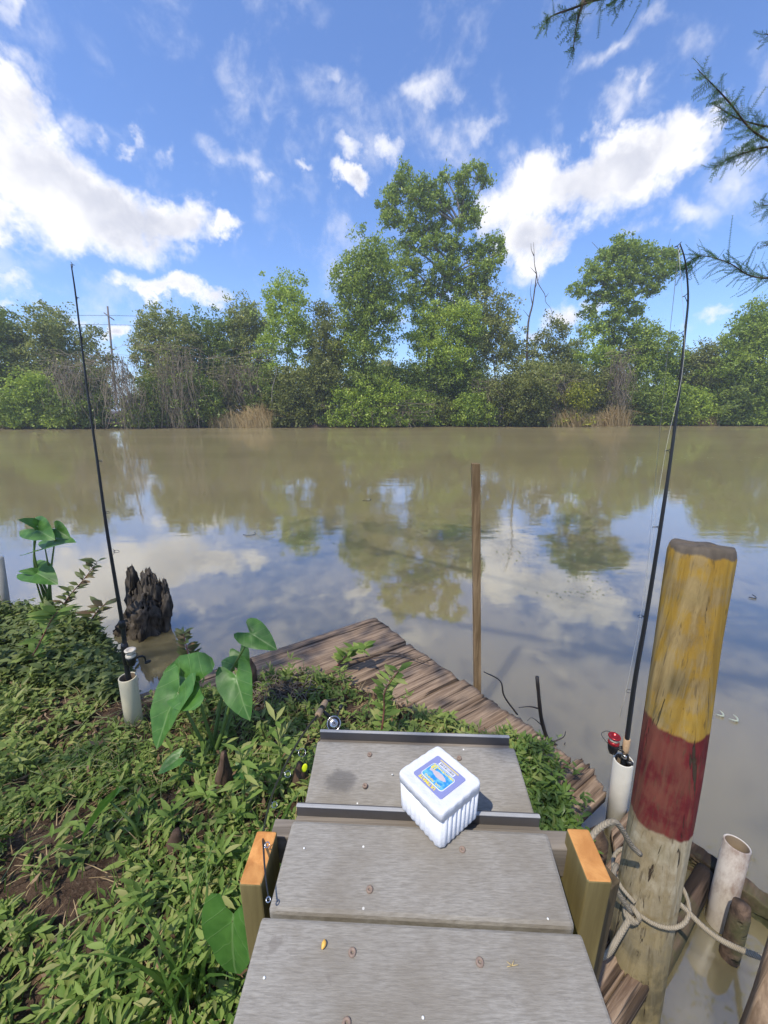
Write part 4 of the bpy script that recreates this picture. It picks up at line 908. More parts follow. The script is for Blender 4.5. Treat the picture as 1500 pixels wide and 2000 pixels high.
# rod lying from the grass over the left post
rodC = thing('fishing_rod', 'short fishing rod lying in weeds with its tip over the left post', 'fishing rod', P(640, 1385, .5))
pC = [P(636, 1371, .56), P(620, 1398, .60), P(603, 1418, .66), P(577, 1458, .80), P(545, 1520, .98), P(528, 1565, 1.09), P(515, 1622, 1.27), P(515, 1662, 1.315), P(519, 1715, 1.325), P(525, 1756, 1.325)]
mb = MB(); tube(mb, smooth_path(pC[1:], 6), [.006, .005, .0045, .0035, .003, .0022, .0018, .0014, .0012], 8); mb.build('blank', m_blank, rodC)
ax = norm(pC[1] - pC[0])
for (a, b_) in ((0, .45), (.62, 1.0)):
    mb = MB(); p0 = pC[0] + (pC[1] - pC[0]) * a; L = np.linalg.norm(pC[1] - pC[0]) * (b_ - a); lathe(mb, [(.010, 0), (.0165, .006), (.0165, L - .008), (.010, L)], p0, ax, 16); mb.build('cork_grip', m_cork, rodC)
mb = MB(); p0 = pC[0] + (pC[1] - pC[0]) * .43; lathe(mb, [(.014, 0), (.0165, .004), (.0165, .03), (.014, .036)], p0, ax, 16); tube(mb, smooth_path([pC[0] - ax * .01, pC[0] - ax * .1 + np.array([.03, 0, -.04])], 4), .009, 8); mb.build('reel_seat', m_black, rodC)
rq = P(652, 1413, .52); rr_ = bpy.data.objects.new('reel', None); C.objects.link(rr_); rr_.parent = rodC; rr_.location = Vector(rq) - abs_loc(rodC)
fa = norm(cam_pos - rq + np.array([0, 0, -.2])); mb = MB(); lathe(mb, [(.028, -.04), (.036, -.035), (.038, -.005), (.034, .0)], rq, fa, 24); tube(mb, smooth_path([p0 + ax * .02, (p0 + rq) / 2, rq - fa * .03], 4), [.007, .01, .014], 8); mb.build('reel_body', m_black, rr_)
mb = MB(); ring(mb, rq + fa * .001, fa, .034, .003, 26); lathe(mb, [(.022, -.002), (.022, .010), (.019, .013), (.010, .013)], rq, fa, 22); mb.build('side_plate', m_metal, rr_)
mb = MB(); hh = norm(P(668, 1375, .55) - rq); tube(mb, smooth_path([rq + fa * .012, rq + fa * .014 + hh * .05, rq + hh * .085], 4), [.005, .004, .004], 8); lathe(mb, [(.006, -.01), (.011, -.004), (.011, .012), (.006, .018)], rq + hh * .09, hh, 12); mb.build('handle', m_black, rr_)
for (u, v, z, k) in ((590, 1470, .80, 7), (562, 1512, .95, 5.5), (536, 1572, 1.09, 5), (522, 1650, 1.315, 4.2), (524, 1757, 1.327, 4)):
    q = P(u, v, z); mb = MB(); ring(mb, q, norm(cam_pos - q) + np.array([.2, .2, 0]), k * depth(q) / FPX, .0010, 18); f_ = min(pC, key=lambda c_: np.linalg.norm(c_ - q)); j = smooth_path(pC, 10); f_ = min(j, key=lambda c_: np.linalg.norm(c_ - q)); tube(mb, [q + norm(f_ - q) * k * depth(q) / FPX, f_], .0012, 5); mb.build('line_guide', m_metal, rodC)
m_lure = mat_plain('chartreuse_paint', (.75, .85, .03), .3, .05, 20, 0)
lure = thing('fishing_lure', 'chartreuse yellow spinner blade hanging from the lying rod', 'lure', P(595, 1500, .80))
q = P(595, 1500, .80); k = depth(q) / FPX; up_ = norm(PY(599, 1488, q[1]) - PY(592, 1512, q[1])); nrm = norm(cam_pos - q); sd = norm(np.cross(up_, nrm)); mb = MB(); V = []; NU, NV = 12, 20
for i in range(NU + 1):
    ph = math.pi * i / NU
    for j in range(NV):
        th = 2 * math.pi * j / NV; V.append(q + up_ * math.cos(ph) * 11 * k + sd * math.sin(ph) * math.cos(th) * 5.2 * k + nrm * math.sin(ph) * math.sin(th) * 2.2 * k)
mb.add(V, [[i * NV + j, i * NV + (j + 1) % NV, (i + 1) * NV + (j + 1) % NV, (i + 1) * NV + j] for i in range(NU) for j in range(NV)]); mb.build('blade', m_lure, lure)
mb = MB(); tube(mb, smooth_path([q + up_ * 11 * k, P(588, 1482, .80), P(590, 1474, .80)], 4), .0012, 5); mb.build('hook', m_black, lure)

# ------------------------------------------------------------------ ropes
m_rope, n = new_mat('weathered_rope'); v = n.coord('Object'); wv = n.node('ShaderNodeTexWave', {'Vector': n.mapping(v, rot=(.6, .5, .7)), 'Scale': 60.0, 'Distortion': 2.0, 'Detail': 2.0}).outputs[1]
c = n.mix(n.noise(v, 25, 4), (.24, .20, .14), (.46, .40, .31)); c = n.mix(n.math('MULTIPLY', n.math('SUBTRACT', 1.0, wv), .35), c, (.12, .10, .07)); finish(n, c, .9, wv, .6, .003, .2)
rp = thing('mooring_rope', 'old grey rope looped and knotted around the painted piling', 'rope', pile_at(.45))
def pile_ring(z, a0, a1, r=.113, k=16, dz=0):
    out = []
    for a in np.linspace(R(a0), R(a1), k): out.append(pile_at(z + dz * (a - R(a0)) / (R(a1) - R(a0) + 1e-9)) + np.array([math.cos(a), math.sin(a), 0]) * r)
    return out
# height of the loop: solve from the knot's pixel
def pile_z(v):
    lo, hi = 0, 1.6
    for _ in range(40):
        m_ = (lo + hi) / 2; d = pile_at(m_) - np.array([0, .1, 0]) - cam_pos; vv = 1000 - FPX * (d @ c_u) / (d @ c_f)
        lo, hi = (m_, hi) if vv > v else (lo, m_)
    return lo
zk = pile_z(1805); kn = P(1213, 1806, zk)
loop = [p_ for p_ in pile_ring(zk, 215, 575, dz=.03)]
mb = MB(); tube(mb, smooth_path(loop, 2), .0066, 8); mb.build('loop', m_rope, rp)
mb = MB(); kn = loop[0] + np.array([-.014, -.012, .004])
for (a0, r_, dx) in ((0, .017, 0), (1, .015, .007), (2, .016, -.006)):
    th = np.linspace(0, 6.28, 14); ax1 = norm(np.array([.4, -.2, 1])) if a0 != 1 else norm(np.array([1, .3, .2])); u1 = norm(np.cross(ax1, X3 + .1)); v1_ = np.cross(ax1, u1)
    tube(mb, [kn + np.array([dx, 0, dx]) + (u1 * math.cos(t_) + v1_ * math.sin(t_)) * r_ for t_ in th], .0085, 8, cap=False)
mb.build('knot', m_rope, rp)
mb = MB(); tube(mb, smooth_path([kn, P(1200, 1730, .62), P(1199, 1700, .62), P(1205, 1690, .6)], 5), .0078, 8); tube(mb, smooth_path([kn, P(1205, 1835, zk - .02), P(1188, 1862, zk - .06), P(1165, 1870, zk - .08), P(1145, 1862, zk - .1), P(1120, 1840, zk - .12)], 5), .0088, 8)
mb.build('rope_end', m_rope, rp)
mb = MB(); tube(mb, smooth_path([P(1148, 1645, .95), P(1165, 1622, .95), P(1185, 1608, .95), P(1202, 1606, .93), P(1216, 1622, .88), P(1232, 1650, .8), P(1250, 1668, .75)], 5), .008, 8); mb.build('upper_loop', m_rope, rp)
mb = MB(); tube(mb, smooth_path([pile_at(.55) + np.array([.08, .06, 0]), P(1312, 1742, .5), P(1345, 1782, .47), P(1390, 1824, .45), P(1440, 1852, .46), P(1500, 1873, .48), P(1560, 1880, .52)], 6), .0085, 8); tag(mb.build('slack_rope', m_rope), 'slack tan rope sagging over the water to the right edge', 'rope')

# ------------------------------------------------------------------ ground cover
m_weed = mat_leaf('weed_leaves', [(0.075, 0.153, 0.026), (0.132, 0.236, 0.042), (0.200, 0.312, 0.066), (0.263, 0.351, 0.090), (0.389, 0.383, 0.150)], .38, .58, .18)
m_weed2 = mat_leaf('dull_weed_leaves', [(0.054, 0.084, 0.025), (0.100, 0.143, 0.037), (0.172, 0.202, 0.064)], .25, .5, .3)
m_litter = mat_leaf('dead_leaf_litter', [(.07, .04, .022), (.16, .095, .05), (.30, .20, .12)], .1, .8, .2)
m_stem = mat_plain('green_stem', (.10, .16, .035), .5); m_twig = mat_plain('brown_twig', (.12, .085, .06), .85, .3, 40, .3)

def lance_leaves(base, d, nn, L, Wd, bend=.25):
    """folded lanceolate leaves: two quads + tip, separate islands; arrays"""
    s = norm(np.cross(d, nn)); up_ = norm(np.cross(s, d)); L = L[:, None]; Wd = Wd[:, None]
    def pt(t_, w_, lift): return base + d * L * t_ + s * Wd * w_ + up_ * (L * (-bend * t_ * t_ + .0) + lift * Wd)
    A0 = pt(0, 0, 0); M1 = pt(.45, 0, 0); T = pt(1.0, 0, 0); L1 = pt(.42, .5, .16); R1 = pt(.42, -.5, .16); L2 = pt(.75, .34, .1); R2 = pt(.75, -.34, .1); M2 = pt(.78, 0, 0)
    V = np.stack([A0, L1, M1, R1, L2, M2, R2, T], 1); n_ = len(base); o = (np.arange(n_) * 8)[:, None]
    F = np.concatenate([o + np.array(f_) for f_ in ([0, 2, 1, 1], [0, 3, 2, 2], [1, 2, 5, 4], [2, 3, 6, 5], [4, 5, 7, 7], [5, 6, 7, 7])])
    return V.reshape(-1, 3), F
def mesh_mixed(name, Vs, Fs, mat, parent=None):
    V = np.concatenate(Vs); off_ = 0; FF = []
    for v_, f_ in zip(Vs, Fs): FF.append(f_ + off_); off_ += len(v_)
    F = np.concatenate(FF); tri = F[:, 2] == F[:, 3]
    if parent is not None: V = V - np.array(abs_loc(parent))
    me = bpy.data.meshes.new(name); cnt = np.where(tri, 3, 4); loops = np.concatenate([f_[:3] if t_ else f_ for f_, t_ in zip(F, tri)]) if len(F) < 0 else F.ravel()[~np.stack([np.zeros(len(F), bool)] * 3 + [tri], 1).ravel()]
    me.vertices.add(len(V)); me.vertices.foreach_set('co', V.astype(np.float32).ravel()); me.loops.add(len(loops)); me.loops.foreach_set('vertex_index', loops.astype(np.int32))
    me.polygons.add(len(F)); me.polygons.foreach_set('loop_start', np.concatenate([[0], np.cumsum(cnt)[:-1]]).astype(np.int32)); me.polygons.foreach_set('loop_total', cnt.astype(np.int32)); me.update(calc_edges=True); me.validate()
    return link(name, me, mat, parent, True)

bare = [(P(560, 1345, .4), .16), (P(690, 1372, .4), .11), (P(110, 1650, .4), .20), (P(60, 1730, .4), .16), (P(150, 1770, .4), .15), (P(210, 1700, .4), .08), (P(330, 1560, .4), .07), (P(300, 1880, .4), .07), (P(250, 1370, .4), .16), (P(190, 1330, .4), .22), (P(200, 1850, .4), .07), (P(1150, 1600, .3), .1), (P(40, 1545, .4), .1), (P(480, 1380, .4), .08)]
def plant_spots(N_, xr, yr, dmin, thr, sc_=3.0):
    x = rng.uniform(*xr, N_); y = rng.uniform(*yr, N_); d = sdist(x, y)
    keep = d > dmin
    f_ = np.array([fbm(a, b_, sc_, 3) for a, b_ in zip(x, y)]); keep &= f_ > thr + rng.normal(size=N_) * .18
    for (q, r_) in bare: keep &= (np.hypot(x - q[0], y - q[1]) > r_ * rng.uniform(.5, 1.1, N_)) | (rng.random(N_) < .12)
    x, y = x[keep], y[keep]; return x, y, ground_h(x[None], y[None])[0]

def cover(x, y, z, per, L0, W0, hmin, hmax, spread, upb):
    n_ = len(x); h = rng.uniform(hmin, hmax, n_) * rng.uniform(.6, 1.2, n_); k = rng.integers(per - 2, per + 3, n_)
    b0 = np.repeat(np.stack([x, y, z + h], 1), k, 0); m_ = len(b0); hh = np.repeat(h, k)
    b0 = b0 + rng.normal(size=(m_, 3)) * spread * .25; b0[:, 2] -= rng.uniform(0, 1, m_) * hh * .7
    th = rng.uniform(0, 6.283, m_); el_ = rng.normal(upb, .35, m_); d = np.stack([np.cos(th) * np.cos(el_), np.sin(th) * np.cos(el_), np.sin(el_)], 1)
    nn = rng.normal(size=(m_, 3)) * .35; nn[:, 2] += 1
    sz = np.repeat(rng.uniform(.65, 1.25, n_), k) * rng.uniform(.75, 1.2, m_); return lance_leaves(b0, d, nn, L0 * sz, W0 * sz)

x, y, z = plant_spots(14000, (-3.6, .85), (-.15, 3.3), .035, -.03)
x_ = np.concatenate([x]); Va, Fa = cover(x, y, z, 6, .046, .0165, .004, .055, .022, .25)
x2, y2, z2 = plant_spots(2600, (-3.6, .8), (-.15, 3.0), .03, .10, 1.6); Vb, Fb = cover(x2, y2, z2, 9, .062, .017, .03, .17, .02, .45)
x3, y3, z3 = plant_spots(5000, (-3.6, .8), (-.15, 3.0), .02, .10, 2.2); Vr, Fr = cover(x3, y3, z3, 6, .031, .019, .01, .07, .025, .15)
x4, y4, z4 = plant_spots(1500, (-1.9, -.2), (-.1, 1.1), .02, -.05, 2.2); Vs4, Fs4 = cover(x4, y4, z4, 8, .056, .0145, .02, .13, .03, .45)
tag(mesh_mixed('ground_cover', [Va, Vb, Vr, Vs4], [Fa, Fb, Fr, Fs4], m_weed), 'low green lance leaved weeds covering the near bank', None, None, 'stuff')
# trailing dull weeds on the left bank edge
N_ = 2600; u = rng.uniform(-200, 235, N_); v = 1195 + rng.uniform(0, 1, N_) ** 1.2 * 150 + np.maximum(0, u - 120) * .25
q = np.array([P(a, b_, .36) for a, b_ in zip(u, v)]); h = ground_h(q[None, :, 0], q[None, :, 1])[0]; Vc, Fc = cover(q[:, 0], q[:, 1], np.maximum(h, .02), 7, .065, .026, .02, .20, .06, .1)
tag(mesh_mixed('trailing_weeds', [Vc], [Fc], m_weed2), 'dull trailing weeds tumbling over the left bank edge', None, None, 'stuff')
# broader bright weeds beside the walkway on the right
N_ = 420; t_ = rng.uniform(0, 1, N_); u = 1030 + t_ * 75 + rng.normal(size=N_) * 26; v = 1440 + t_ * 230; q = np.array([P(a, b_, .36) for a, b_ in zip(u, v)]); h = np.maximum(.3, ground_h(q[None, :, 0], q[None, :, 1])[0])
Vd, Fd = cover(q[:, 0], q[:, 1], h, 7, .040, .014, .01, .11, .03, .4); tag(mesh_mixed('dock_weeds', [Vd], [Fd], mat_leaf('bright_weed_leaves', [(.055, .11, .02), (.10, .18, .03), (.17, .25, .06)], .35, .42, .4)), 'bright green weeds between the walkway and the dock edge', None, None, 'stuff')
# fine grass and litter
def blades(x, y, z, L, wd):
    n_ = len(x); b0 = np.stack([x, y, z], 1); th = rng.uniform(0, 6.283, n_); lean = rng.uniform(.1, .7, n_); d = np.stack([np.cos(th) * lean, np.sin(th) * lean, np.ones(n_)], 1); d = norm(d); s = norm(np.cross(d, rng.normal(size=(n_, 3)))); L = (L * rng.uniform(.5, 1.3, n_))[:, None]
    m_ = b0 + d * L * .6; e_ = m_ + norm(d + np.stack([np.cos(th), np.sin(th), -np.ones(n_) * .4], 1) * .6) * L * .45; w_ = s * wd
    return np.concatenate([np.stack([b0 - w_, b0 + w_, m_ + w_ * .8, m_ - w_ * .8], 1), np.stack([m_ - w_ * .8, m_ + w_ * .8, e_ + w_ * .1, e_ - w_ * .1], 1)])
xa, ya, za = plant_spots(9000, (-3.4, -.5), (.9, 2.6), .05, -.02, 1.3); xb, yb, zb = plant_spots(2600, (-2.2, .7), (-.1, 1.6), .05, .12, 1.7)
x, y, z = np.concatenate([xa, xb]), np.concatenate([ya, yb]), np.concatenate([za, zb])
quadsG = blades(x, y, z, .10, .0023); tag(quads('grass', quadsG, mat_leaf('grass_blades', [(.085, .16, .03), (.15, .24, .045), (.24, .31, .09)], .4)), 'short fine grass among the weeds of the left bank', None, None, 'stuff')
x, y, z = plant_spots(9000, (-3.4, .85), (-.1, 3.2), -.02, -2); cen = np.stack([x, y, z + np.where(rng.random(len(x)) < .2, rng.uniform(.03, .075, len(x)), rng.uniform(.002, .02, len(x)))], 1)
tag(quads('leaf_litter', leaf_quads(cen, .034, .42, 0, 3.0), m_litter), 'brown dead leaf bits scattered on the soil', None, None, 'stuff')
Q = []
for i in range(3200):
    a = rng.uniform(-3.2, .85); b_ = rng.uniform(.1, 3.0); th = rng.uniform(0, 3.14); L = rng.uniform(.03, .14)
    Q.append((a, b_, th, L))
Q = np.array(Q); keep = sdist(Q[:, 0], Q[:, 1]) > .02; Q = Q[keep]; zz = ground_h(Q[None, :, 0], Q[None, :, 1])[0] + .008 + .04 * rng.random(len(Q))
d = np.stack([np.cos(Q[:, 2]), np.sin(Q[:, 2]), rng.normal(size=len(Q)) * .15], 1) * Q[:, 3:4]; c0 = np.stack([Q[:, 0], Q[:, 1], zz], 1); s = np.stack([-np.sin(Q[:, 2]), np.cos(Q[:, 2]), np.zeros(len(Q))], 1) * .0013
m1 = c0 + d * .1 + Z3 * .004
tag(quads('dead_straw', np.concatenate([np.stack([c0 - d / 2 - s, c0 - d / 2 + s, m1 + s, m1 - s], 1), np.stack([m1 - s, m1 + s, c0 + d / 2 + s * .5, c0 + d / 2 - s * .5], 1)]), m_straw), 'dry straw and thin dead stems lying on the bank', None, None, 'stuff')
# creeping stems that tie the weeds together
mb = MB()
for i in range(170):
    p = np.array([rng.uniform(-3.0, .75), rng.uniform(.1, 2.7), 0]); th = rng.uniform(0, 6.28); pl = []
    for k in range(6):
        if sdist(p[:1], p[1:2])[0] < .03: break
        pl.append(np.array([p[0], p[1], gh(p[0], p[1]) + rng.uniform(.015, .07)])); th += rng.normal() * .5; p = p + np.array([math.cos(th), math.sin(th), 0]) * .075
    if len(pl) > 2: tube(mb, smooth_path(pl, 3), [.0022, .0018, .001], 5)
tag(mb.build('creeping_stems', mat_plain('pale_green_stem', (.20, .23, .09), .6, .4, 12)), 'thin pale stems creeping through the weeds', None, None, 'stuff')
# sticks
for (pl, r_, lab) in (([(48, 1748), (110, 1718), (185, 1690)], .010, 'pale fallen stick on the bare soil at left'), ([(72, 1832), (190, 1842), (312, 1850)], .006, 'long thin brown stick in weeds at lower left'), ([(180, 1612), (240, 1600), (285, 1580)], .005, 'short brown twig in the middle of the weeds'), ([(655, 1302), (700, 1285), (770, 1276), (838, 1295)], .006, 'curved brown vine lying across the dock planks'), ([(110, 1775), (140, 1700)], .004, 'thin red brown twig beside the pale stick')):
    zz = .325 if pl[0][1] < 1330 else .42; mb = MB(); tube(mb, smooth_path([P(u, v, zz) for u, v in pl], 5), [r_, r_, r_ * .5], 7, wob=.3, wf=12); tag(mb.build('stick', m_twig), lab, 'stick')
# mound of dead grass roots
mb = MB(); q0 = P(548, 1352, .38)
for i in range(150):
    a = q0 + np.array([rng.normal() * .10, rng.normal() * .06, 0]); th = rng.uniform(0, 6.28); L = rng.uniform(.05, .16); tube(mb, smooth_path([a, a + np.array([math.cos(th) * L * .5, math.sin(th) * L * .5, .05 * rng.random()]), a + np.array([math.cos(th) * L, math.sin(th) * L, .0])], 3), [.004, .003, .001], 4)
tag(mb.build('root_mound', mat_plain('grey_dead_root', (.17, .135, .105), .9, .35, 30, .3)), 'grey tangle of dead roots at the end of the dock', 'root tangle')

# dead branch in the water by the dock
m_wet = mat_plain('black_wet_branch', (.025, .020, .018), .6, .3, 40, .3)
br = thing('dead_branch', 'black dead branch poking out of the water beside the dock', 'dead branch', P(1068, 1440, 0)); Yb2 = P(1068, 1442, .1)[1]
for pl, r_ in (([(1068, 1442), (1057, 1400), (1049, 1322)], (.014, .012, .011)), ([(1068, 1442), (1100, 1462), (1148, 1464)], (.012, .008, .005)), ([(1057, 1385), (1035, 1380), (1013, 1382)], (.006, .004, .002)), ([(1078, 1450), (1100, 1440), (1105, 1428)], (.005, .003, .002)), ([(1100, 1462), (1104, 1450)], (.005, .002)), ([(1062, 1420), (1040, 1402), (1030, 1408)], (.004, .002, .001)), ([(1010, 1395), (985, 1360), (977, 1330), (945, 1312)], (.006, .005, .003))):
    mb = MB(); tube(mb, smooth_path([PY(u, v, Yb2 + .05) for u, v in pl], 5), list(r_), 7, wob=.2, wf=20); mb.build('branch', m_wet, br)
# floating bits
m_pale = mat_leaf('pale_floating_leaf', [(.32, .36, .28), (.42, .45, .35)], .1)
for (u, v, r_, mat, lab) in ((1408, 1398, .03, m_pale, 'pale curled leaf floating right of the painted piling'), (1435, 1407, .035, m_pale, 'second pale leaf floating beside the curled one'), (1472, 1168, .05, m_wet, 'thin bent twig floating near the right edge'), (488, 1045, .12, m_wet, 'small twig poking out of mid river'), (718, 978, .12, m_wet, 'dark speck of drift in mid river')):
    q = P(u, v, .004); mb = MB(); tube(mb, smooth_path([q + np.array([-r_, .01, .006]), q + np.array([0, -r_ * .4, .008]), q + np.array([r_ * .7, r_ * .3, .008]), q + np.array([r_ * .4, r_ * .9, .02])], 4), [.002, .006, .006, .002] if mat is m_pale else .005, 6); tag(mb.build('floating_bit', mat), lab, 'drift')
Q = []
for (u, v, k, sx, sy) in ((1125, 1157, 46, 30, 6), (570, 1050, 60, 45, 9), (1000, 1085, 26, 30, 6), (1140, 1130, 12, 20, 6), (1290, 895, 60, 120, 5)):
    for i in range(k):
        q = P(u + rng.normal() * sx, v + rng.normal() * sy, .004); r_ = rng.uniform(.004, .012) * depth(q) / 3; a = rng.uniform(0, 3.1); e_ = np.array([math.cos(a), math.sin(a), 0]); f_ = np.array([-e_[1], e_[0], 0]) * .5; Q.append([q - e_ * r_, q + f_ * r_, q + e_ * r_, q - f_ * r_])
tag(quads('duckweed', Q, m_weed2), 'scattered specks of duckweed drifting on the river', None, None, 'stuff')

# ------------------------------------------------------------------ elephant ear plants
m_ear, n = new_mat('elephant_ear_leaf'); uvn = n.node('ShaderNodeUVMap'); sx = n.node('ShaderNodeSeparateXYZ', {0: uvn.outputs[0]})
ux, uy = sx.outputs[0], sx.outputs[1]; ax_ = n.math('ABSOLUTE', ux)
mid = n.ss(ax_, .022, .008); lat = n.node('ShaderNodeMath', {0: n.math('ADD', uy, n.math('MULTIPLY', ax_, -.9)), 1: .155}, operation='PINGPONG').outputs[0]
vein = n.math('MAXIMUM', mid, n.math('MULTIPLY', n.ss(lat, .012, .003), .6)); f = n.noise(n.coord(), 18, 4)
c = n.mix(n.ss(f, .3, .7), (.055, .155, .028), (.10, .235, .045)); c = n.mix(n.math('MULTIPLY', vein, .75), c, (.20, .32, .11))
pbs = n.node('ShaderNodeBsdfPrincipled', {'Base Color': c, 'Roughness': .42, 'Specular IOR Level': .45}); bpn = n.node('ShaderNodeBump', {'Height': n.math('ADD', vein, n.math('MULTIPLY', f, .4)), 'Strength': .4, 'Distance': .003}); n.l.new(bpn.outputs[0], pbs.inputs['Normal'])
tr = n.node('ShaderNodeBsdfTranslucent', {'Color': n.mix(.4, c, (.22, .42, .03))}); mxs = n.node('ShaderNodeMixShader', {0: .32}); n.l.new(pbs.outputs[0], mxs.inputs[1]); n.l.new(tr.outputs[0], mxs.inputs[2]); n.l.new(mxs.outputs[0], n.node('ShaderNodeOutputMaterial').inputs[0])
def ear_leaf(parent, J, T, up_hint, wid=.62, cup=.24, droop=.16):
    J, T = np.asarray(J), np.asarray(T); L = np.linalg.norm(T - J); d = (T - J) / L; s = norm(np.cross(d, np.asarray(up_hint, float))); up_ = np.cross(s, d)
    out = [(0, -.10), (.10, -.24), (.22, -.40), (.34, -.44), (.44, -.34), (.50, -.14), (.50, .08), (.45, .28), (.37, .48), (.26, .68), (.13, .87), (0, 1.0)]
    rim = [(x_ * wid * 2 * .72, y_) for x_, y_ in out]; full = rim + [(-x_, y_) for x_, y_ in rim[-2:0:-1]]
    V = [(0, 0)]; RN = 5
    for k in range(1, RN + 1):
        for (x_, y_) in full: V.append((x_ * k / RN, y_ * k / RN))
    M = len(full); F = [[0, 1 + i, 1 + (i + 1) % M] for i in range(M)] + [[1 + k * M + i, 1 + (k + 1) * M + i, 1 + (k + 1) * M + (i + 1) % M, 1 + k * M + (i + 1) % M] for k in range(RN - 1) for i in range(M)]
    seed = rng.uniform(0, 50); W = []
    for (x_, y_) in V:
        h = cup * abs(x_) * 1.2 - droop * y_ * abs(y_) + .06 * mn.noise(Vector((x_ * 4, y_ * 4, seed))) + .03 * mn.noise(Vector((x_ * 11, y_ * 11, seed))) ; W.append(J + d * y_ * L + s * x_ * L + up_ * h * L)
    me = bpy.data.meshes.new('leaf'); me.from_pydata((np.array(W) - np.array(abs_loc(parent))).tolist(), [], F); me.update(); uvl = me.uv_layers.new(name='UVMap')
    for lp in me.loops: uvl.data[lp.index].uv = V[lp.vertex_index]
    return link('leaf', me, m_ear, parent, True)
def ear_plant(label, base, leaves, r_=.008):
    t = thing('elephant_ear', label, 'plant', base, 'elephant ear plants on the bank'); base = np.asarray(base)
    for (J, T, up_, mids) in leaves:
        ear_leaf(t, J, T, up_); mb = MB(); tube(mb, smooth_path([base + rng.normal(size=3) * [.02, .02, 0]] + list(mids) + [J], 6), [r_ * 1.5, r_, r_ * .5], 8); mb.build('stalk', m_stem, t)
    return t
b0 = P(415, 1490, .38)
ear_plant('large elephant ear plant with several heart leaves near the walkway', b0, [
 (P(492, 1238, .98), P(539, 1266, .94), (-.2, -.5, .85), [P(440, 1340, .72)]),
 (P(380, 1330, .84), P(306, 1312, .80), (.1, -.75, .65), [P(405, 1420, .6)]),
 (P(462, 1326, .86), P(482, 1408, .74), (-.1, -.75, .55), [P(440, 1410, .62)]),
 (P(347, 1352, .80), P(291, 1464, .62), (-.25, -.45, .8), [P(385, 1430, .6)]),
 (P(455, 1298, .80), P(430, 1288, .80), (.1, -.5, .8), [P(440, 1400, .6)]),
 (P(345, 1484, .56), P(305, 1510, .54), (0, -.3, .9), [P(390, 1495, .48)]),
 (P(470, 1278, .80), P(482, 1318, .74), (-.3, -.5, .8), [P(455, 1380, .6)])])
Yq = P(95, 1190, .33)[1]; b0 = P(95, 1195, .3)
ear_plant('elephant ear plant at the water edge far left with tall stalks', b0, [
 (PY(72, 1034, Yq), PY(100, 1050, Yq - .12), (-.2, -.55, .7), [PY(68, 1110, Yq)]), (PY(68, 1026, Yq), PY(40, 1013, Yq - .1), (.2, -.6, .7), [PY(70, 1100, Yq)]), (PY(110, 1034, Yq + .05), PY(134, 1050, Yq), (.0, -.7, .7), [PY(100, 1110, Yq)]),
 (PY(88, 1070, Yq), PY(140, 1050, Yq - .05), (-.1, -.25, .95), [PY(96, 1120, Yq)]), (PY(72, 1120, Yq - .05), PY(108, 1136, Yq - .15), (-.1, -.4, .9), [PY(84, 1160, Yq)]), (PY(66, 1118, Yq - .05), PY(36, 1114, Yq - .1), (.1, -.4, .9), [PY(78, 1160, Yq)])])
ear_plant('single pale elephant ear leaf standing edgewise in lower left weeds', P(290, 1640, .4), [(P(216, 1566, .62), P(152, 1636, .56), (-.75, .2, .5), [P(262, 1612, .52)])], .006)
ear_plant('elephant ear leaf drooping beside the left walkway post', P(440, 1790, .45), [(P(455, 1798, .88), P(449, 1926, .72), (-.2, -.7, .6), [P(440, 1780, .8)])], .006)
ear_plant('small elephant ear leaf low behind the pointed brown knee', P(455, 1530, .4), [(P(468, 1506, .5), P(500, 1516, .5), (0, -.2, 1), [P(460, 1518, .47)])], .005)

# pink stemmed weeds
m_pink = mat_plain('reddish_stem', (.24, .09, .07), .6); m_redleaf = mat_leaf('reddish_green_leaves', [(.08, .10, .03), (.12, .17, .045), (.20, .12, .07)], .3)
def stem_weed(label, pl, Yv, side, leafL=.07, mat=m_redleaf):
    t = thing('stem_weed', label, 'weed', PY(*pl[0], Yv), 'upright weeds on the near bank'); path = smooth_path([PY(u, v, Yv) for u, v in pl], 8); mb = MB(); tube(mb, path, [.006, .004, .002], 7); mb.build('stem', m_pink, t)
    b_, d_, n_ = [], [], []
    for i in range(3, len(path)):
        for sg in (-1, 1):
            if rng.random() < .8:
                ax = norm(path[i] - path[i - 1]); dd = norm(np.array([sg * rng.uniform(.6, 1), rng.normal() * .6, rng.uniform(.0, .5)]) + ax * .4); b_.append(path[i]); d_.append(dd); n_.append(np.array([rng.normal() * .3, -.5, .8]))
    k = len(b_); V_, F_ = lance_leaves(np.array(b_), np.array(d_), np.array(n_), leafL * rng.uniform(.6, 1.25, k), leafL * .36 * rng.uniform(.7, 1.2, k)); mesh_mixed('foliage', [V_], [F_], mat, t)
stem_weed('pink stemmed weed with small reddish leaves against the water', [(112, 1200), (135, 1165), (165, 1130), (190, 1097)], P(112, 1200, .33)[1], 1, .10)
stem_weed('leafy pink stemmed sprig left of the cypress knee', [(168, 1245), (176, 1215), (192, 1192), (205, 1180)], P(168, 1245, .33)[1], 1, .11)
stem_weed('red stemmed weed at the far left bank', [(40, 1320), (70, 1270), (98, 1215), (112, 1195)], P(40, 1320, .36)[1], 1, .12, m_weed)
stem_weed('small pink tipped weed between the left pipe and dock', [(378, 1310), (370, 1290), (364, 1262), (358, 1238)], P(378, 1310, .36)[1], 1, .09)
stem_weed('thin upright weed at the back edge of the walkway', [(745, 1430), (750, 1390), (752, 1350), (778, 1310)], P(745, 1430, .4)[1], 1, .08, m_weed)
stem_weed('weed sprouting through the gap in the dock planks', [(655, 1303), (672, 1286), (690, 1270), (716, 1264)], P(655, 1303, .32)[1], 1, .09, m_weed)
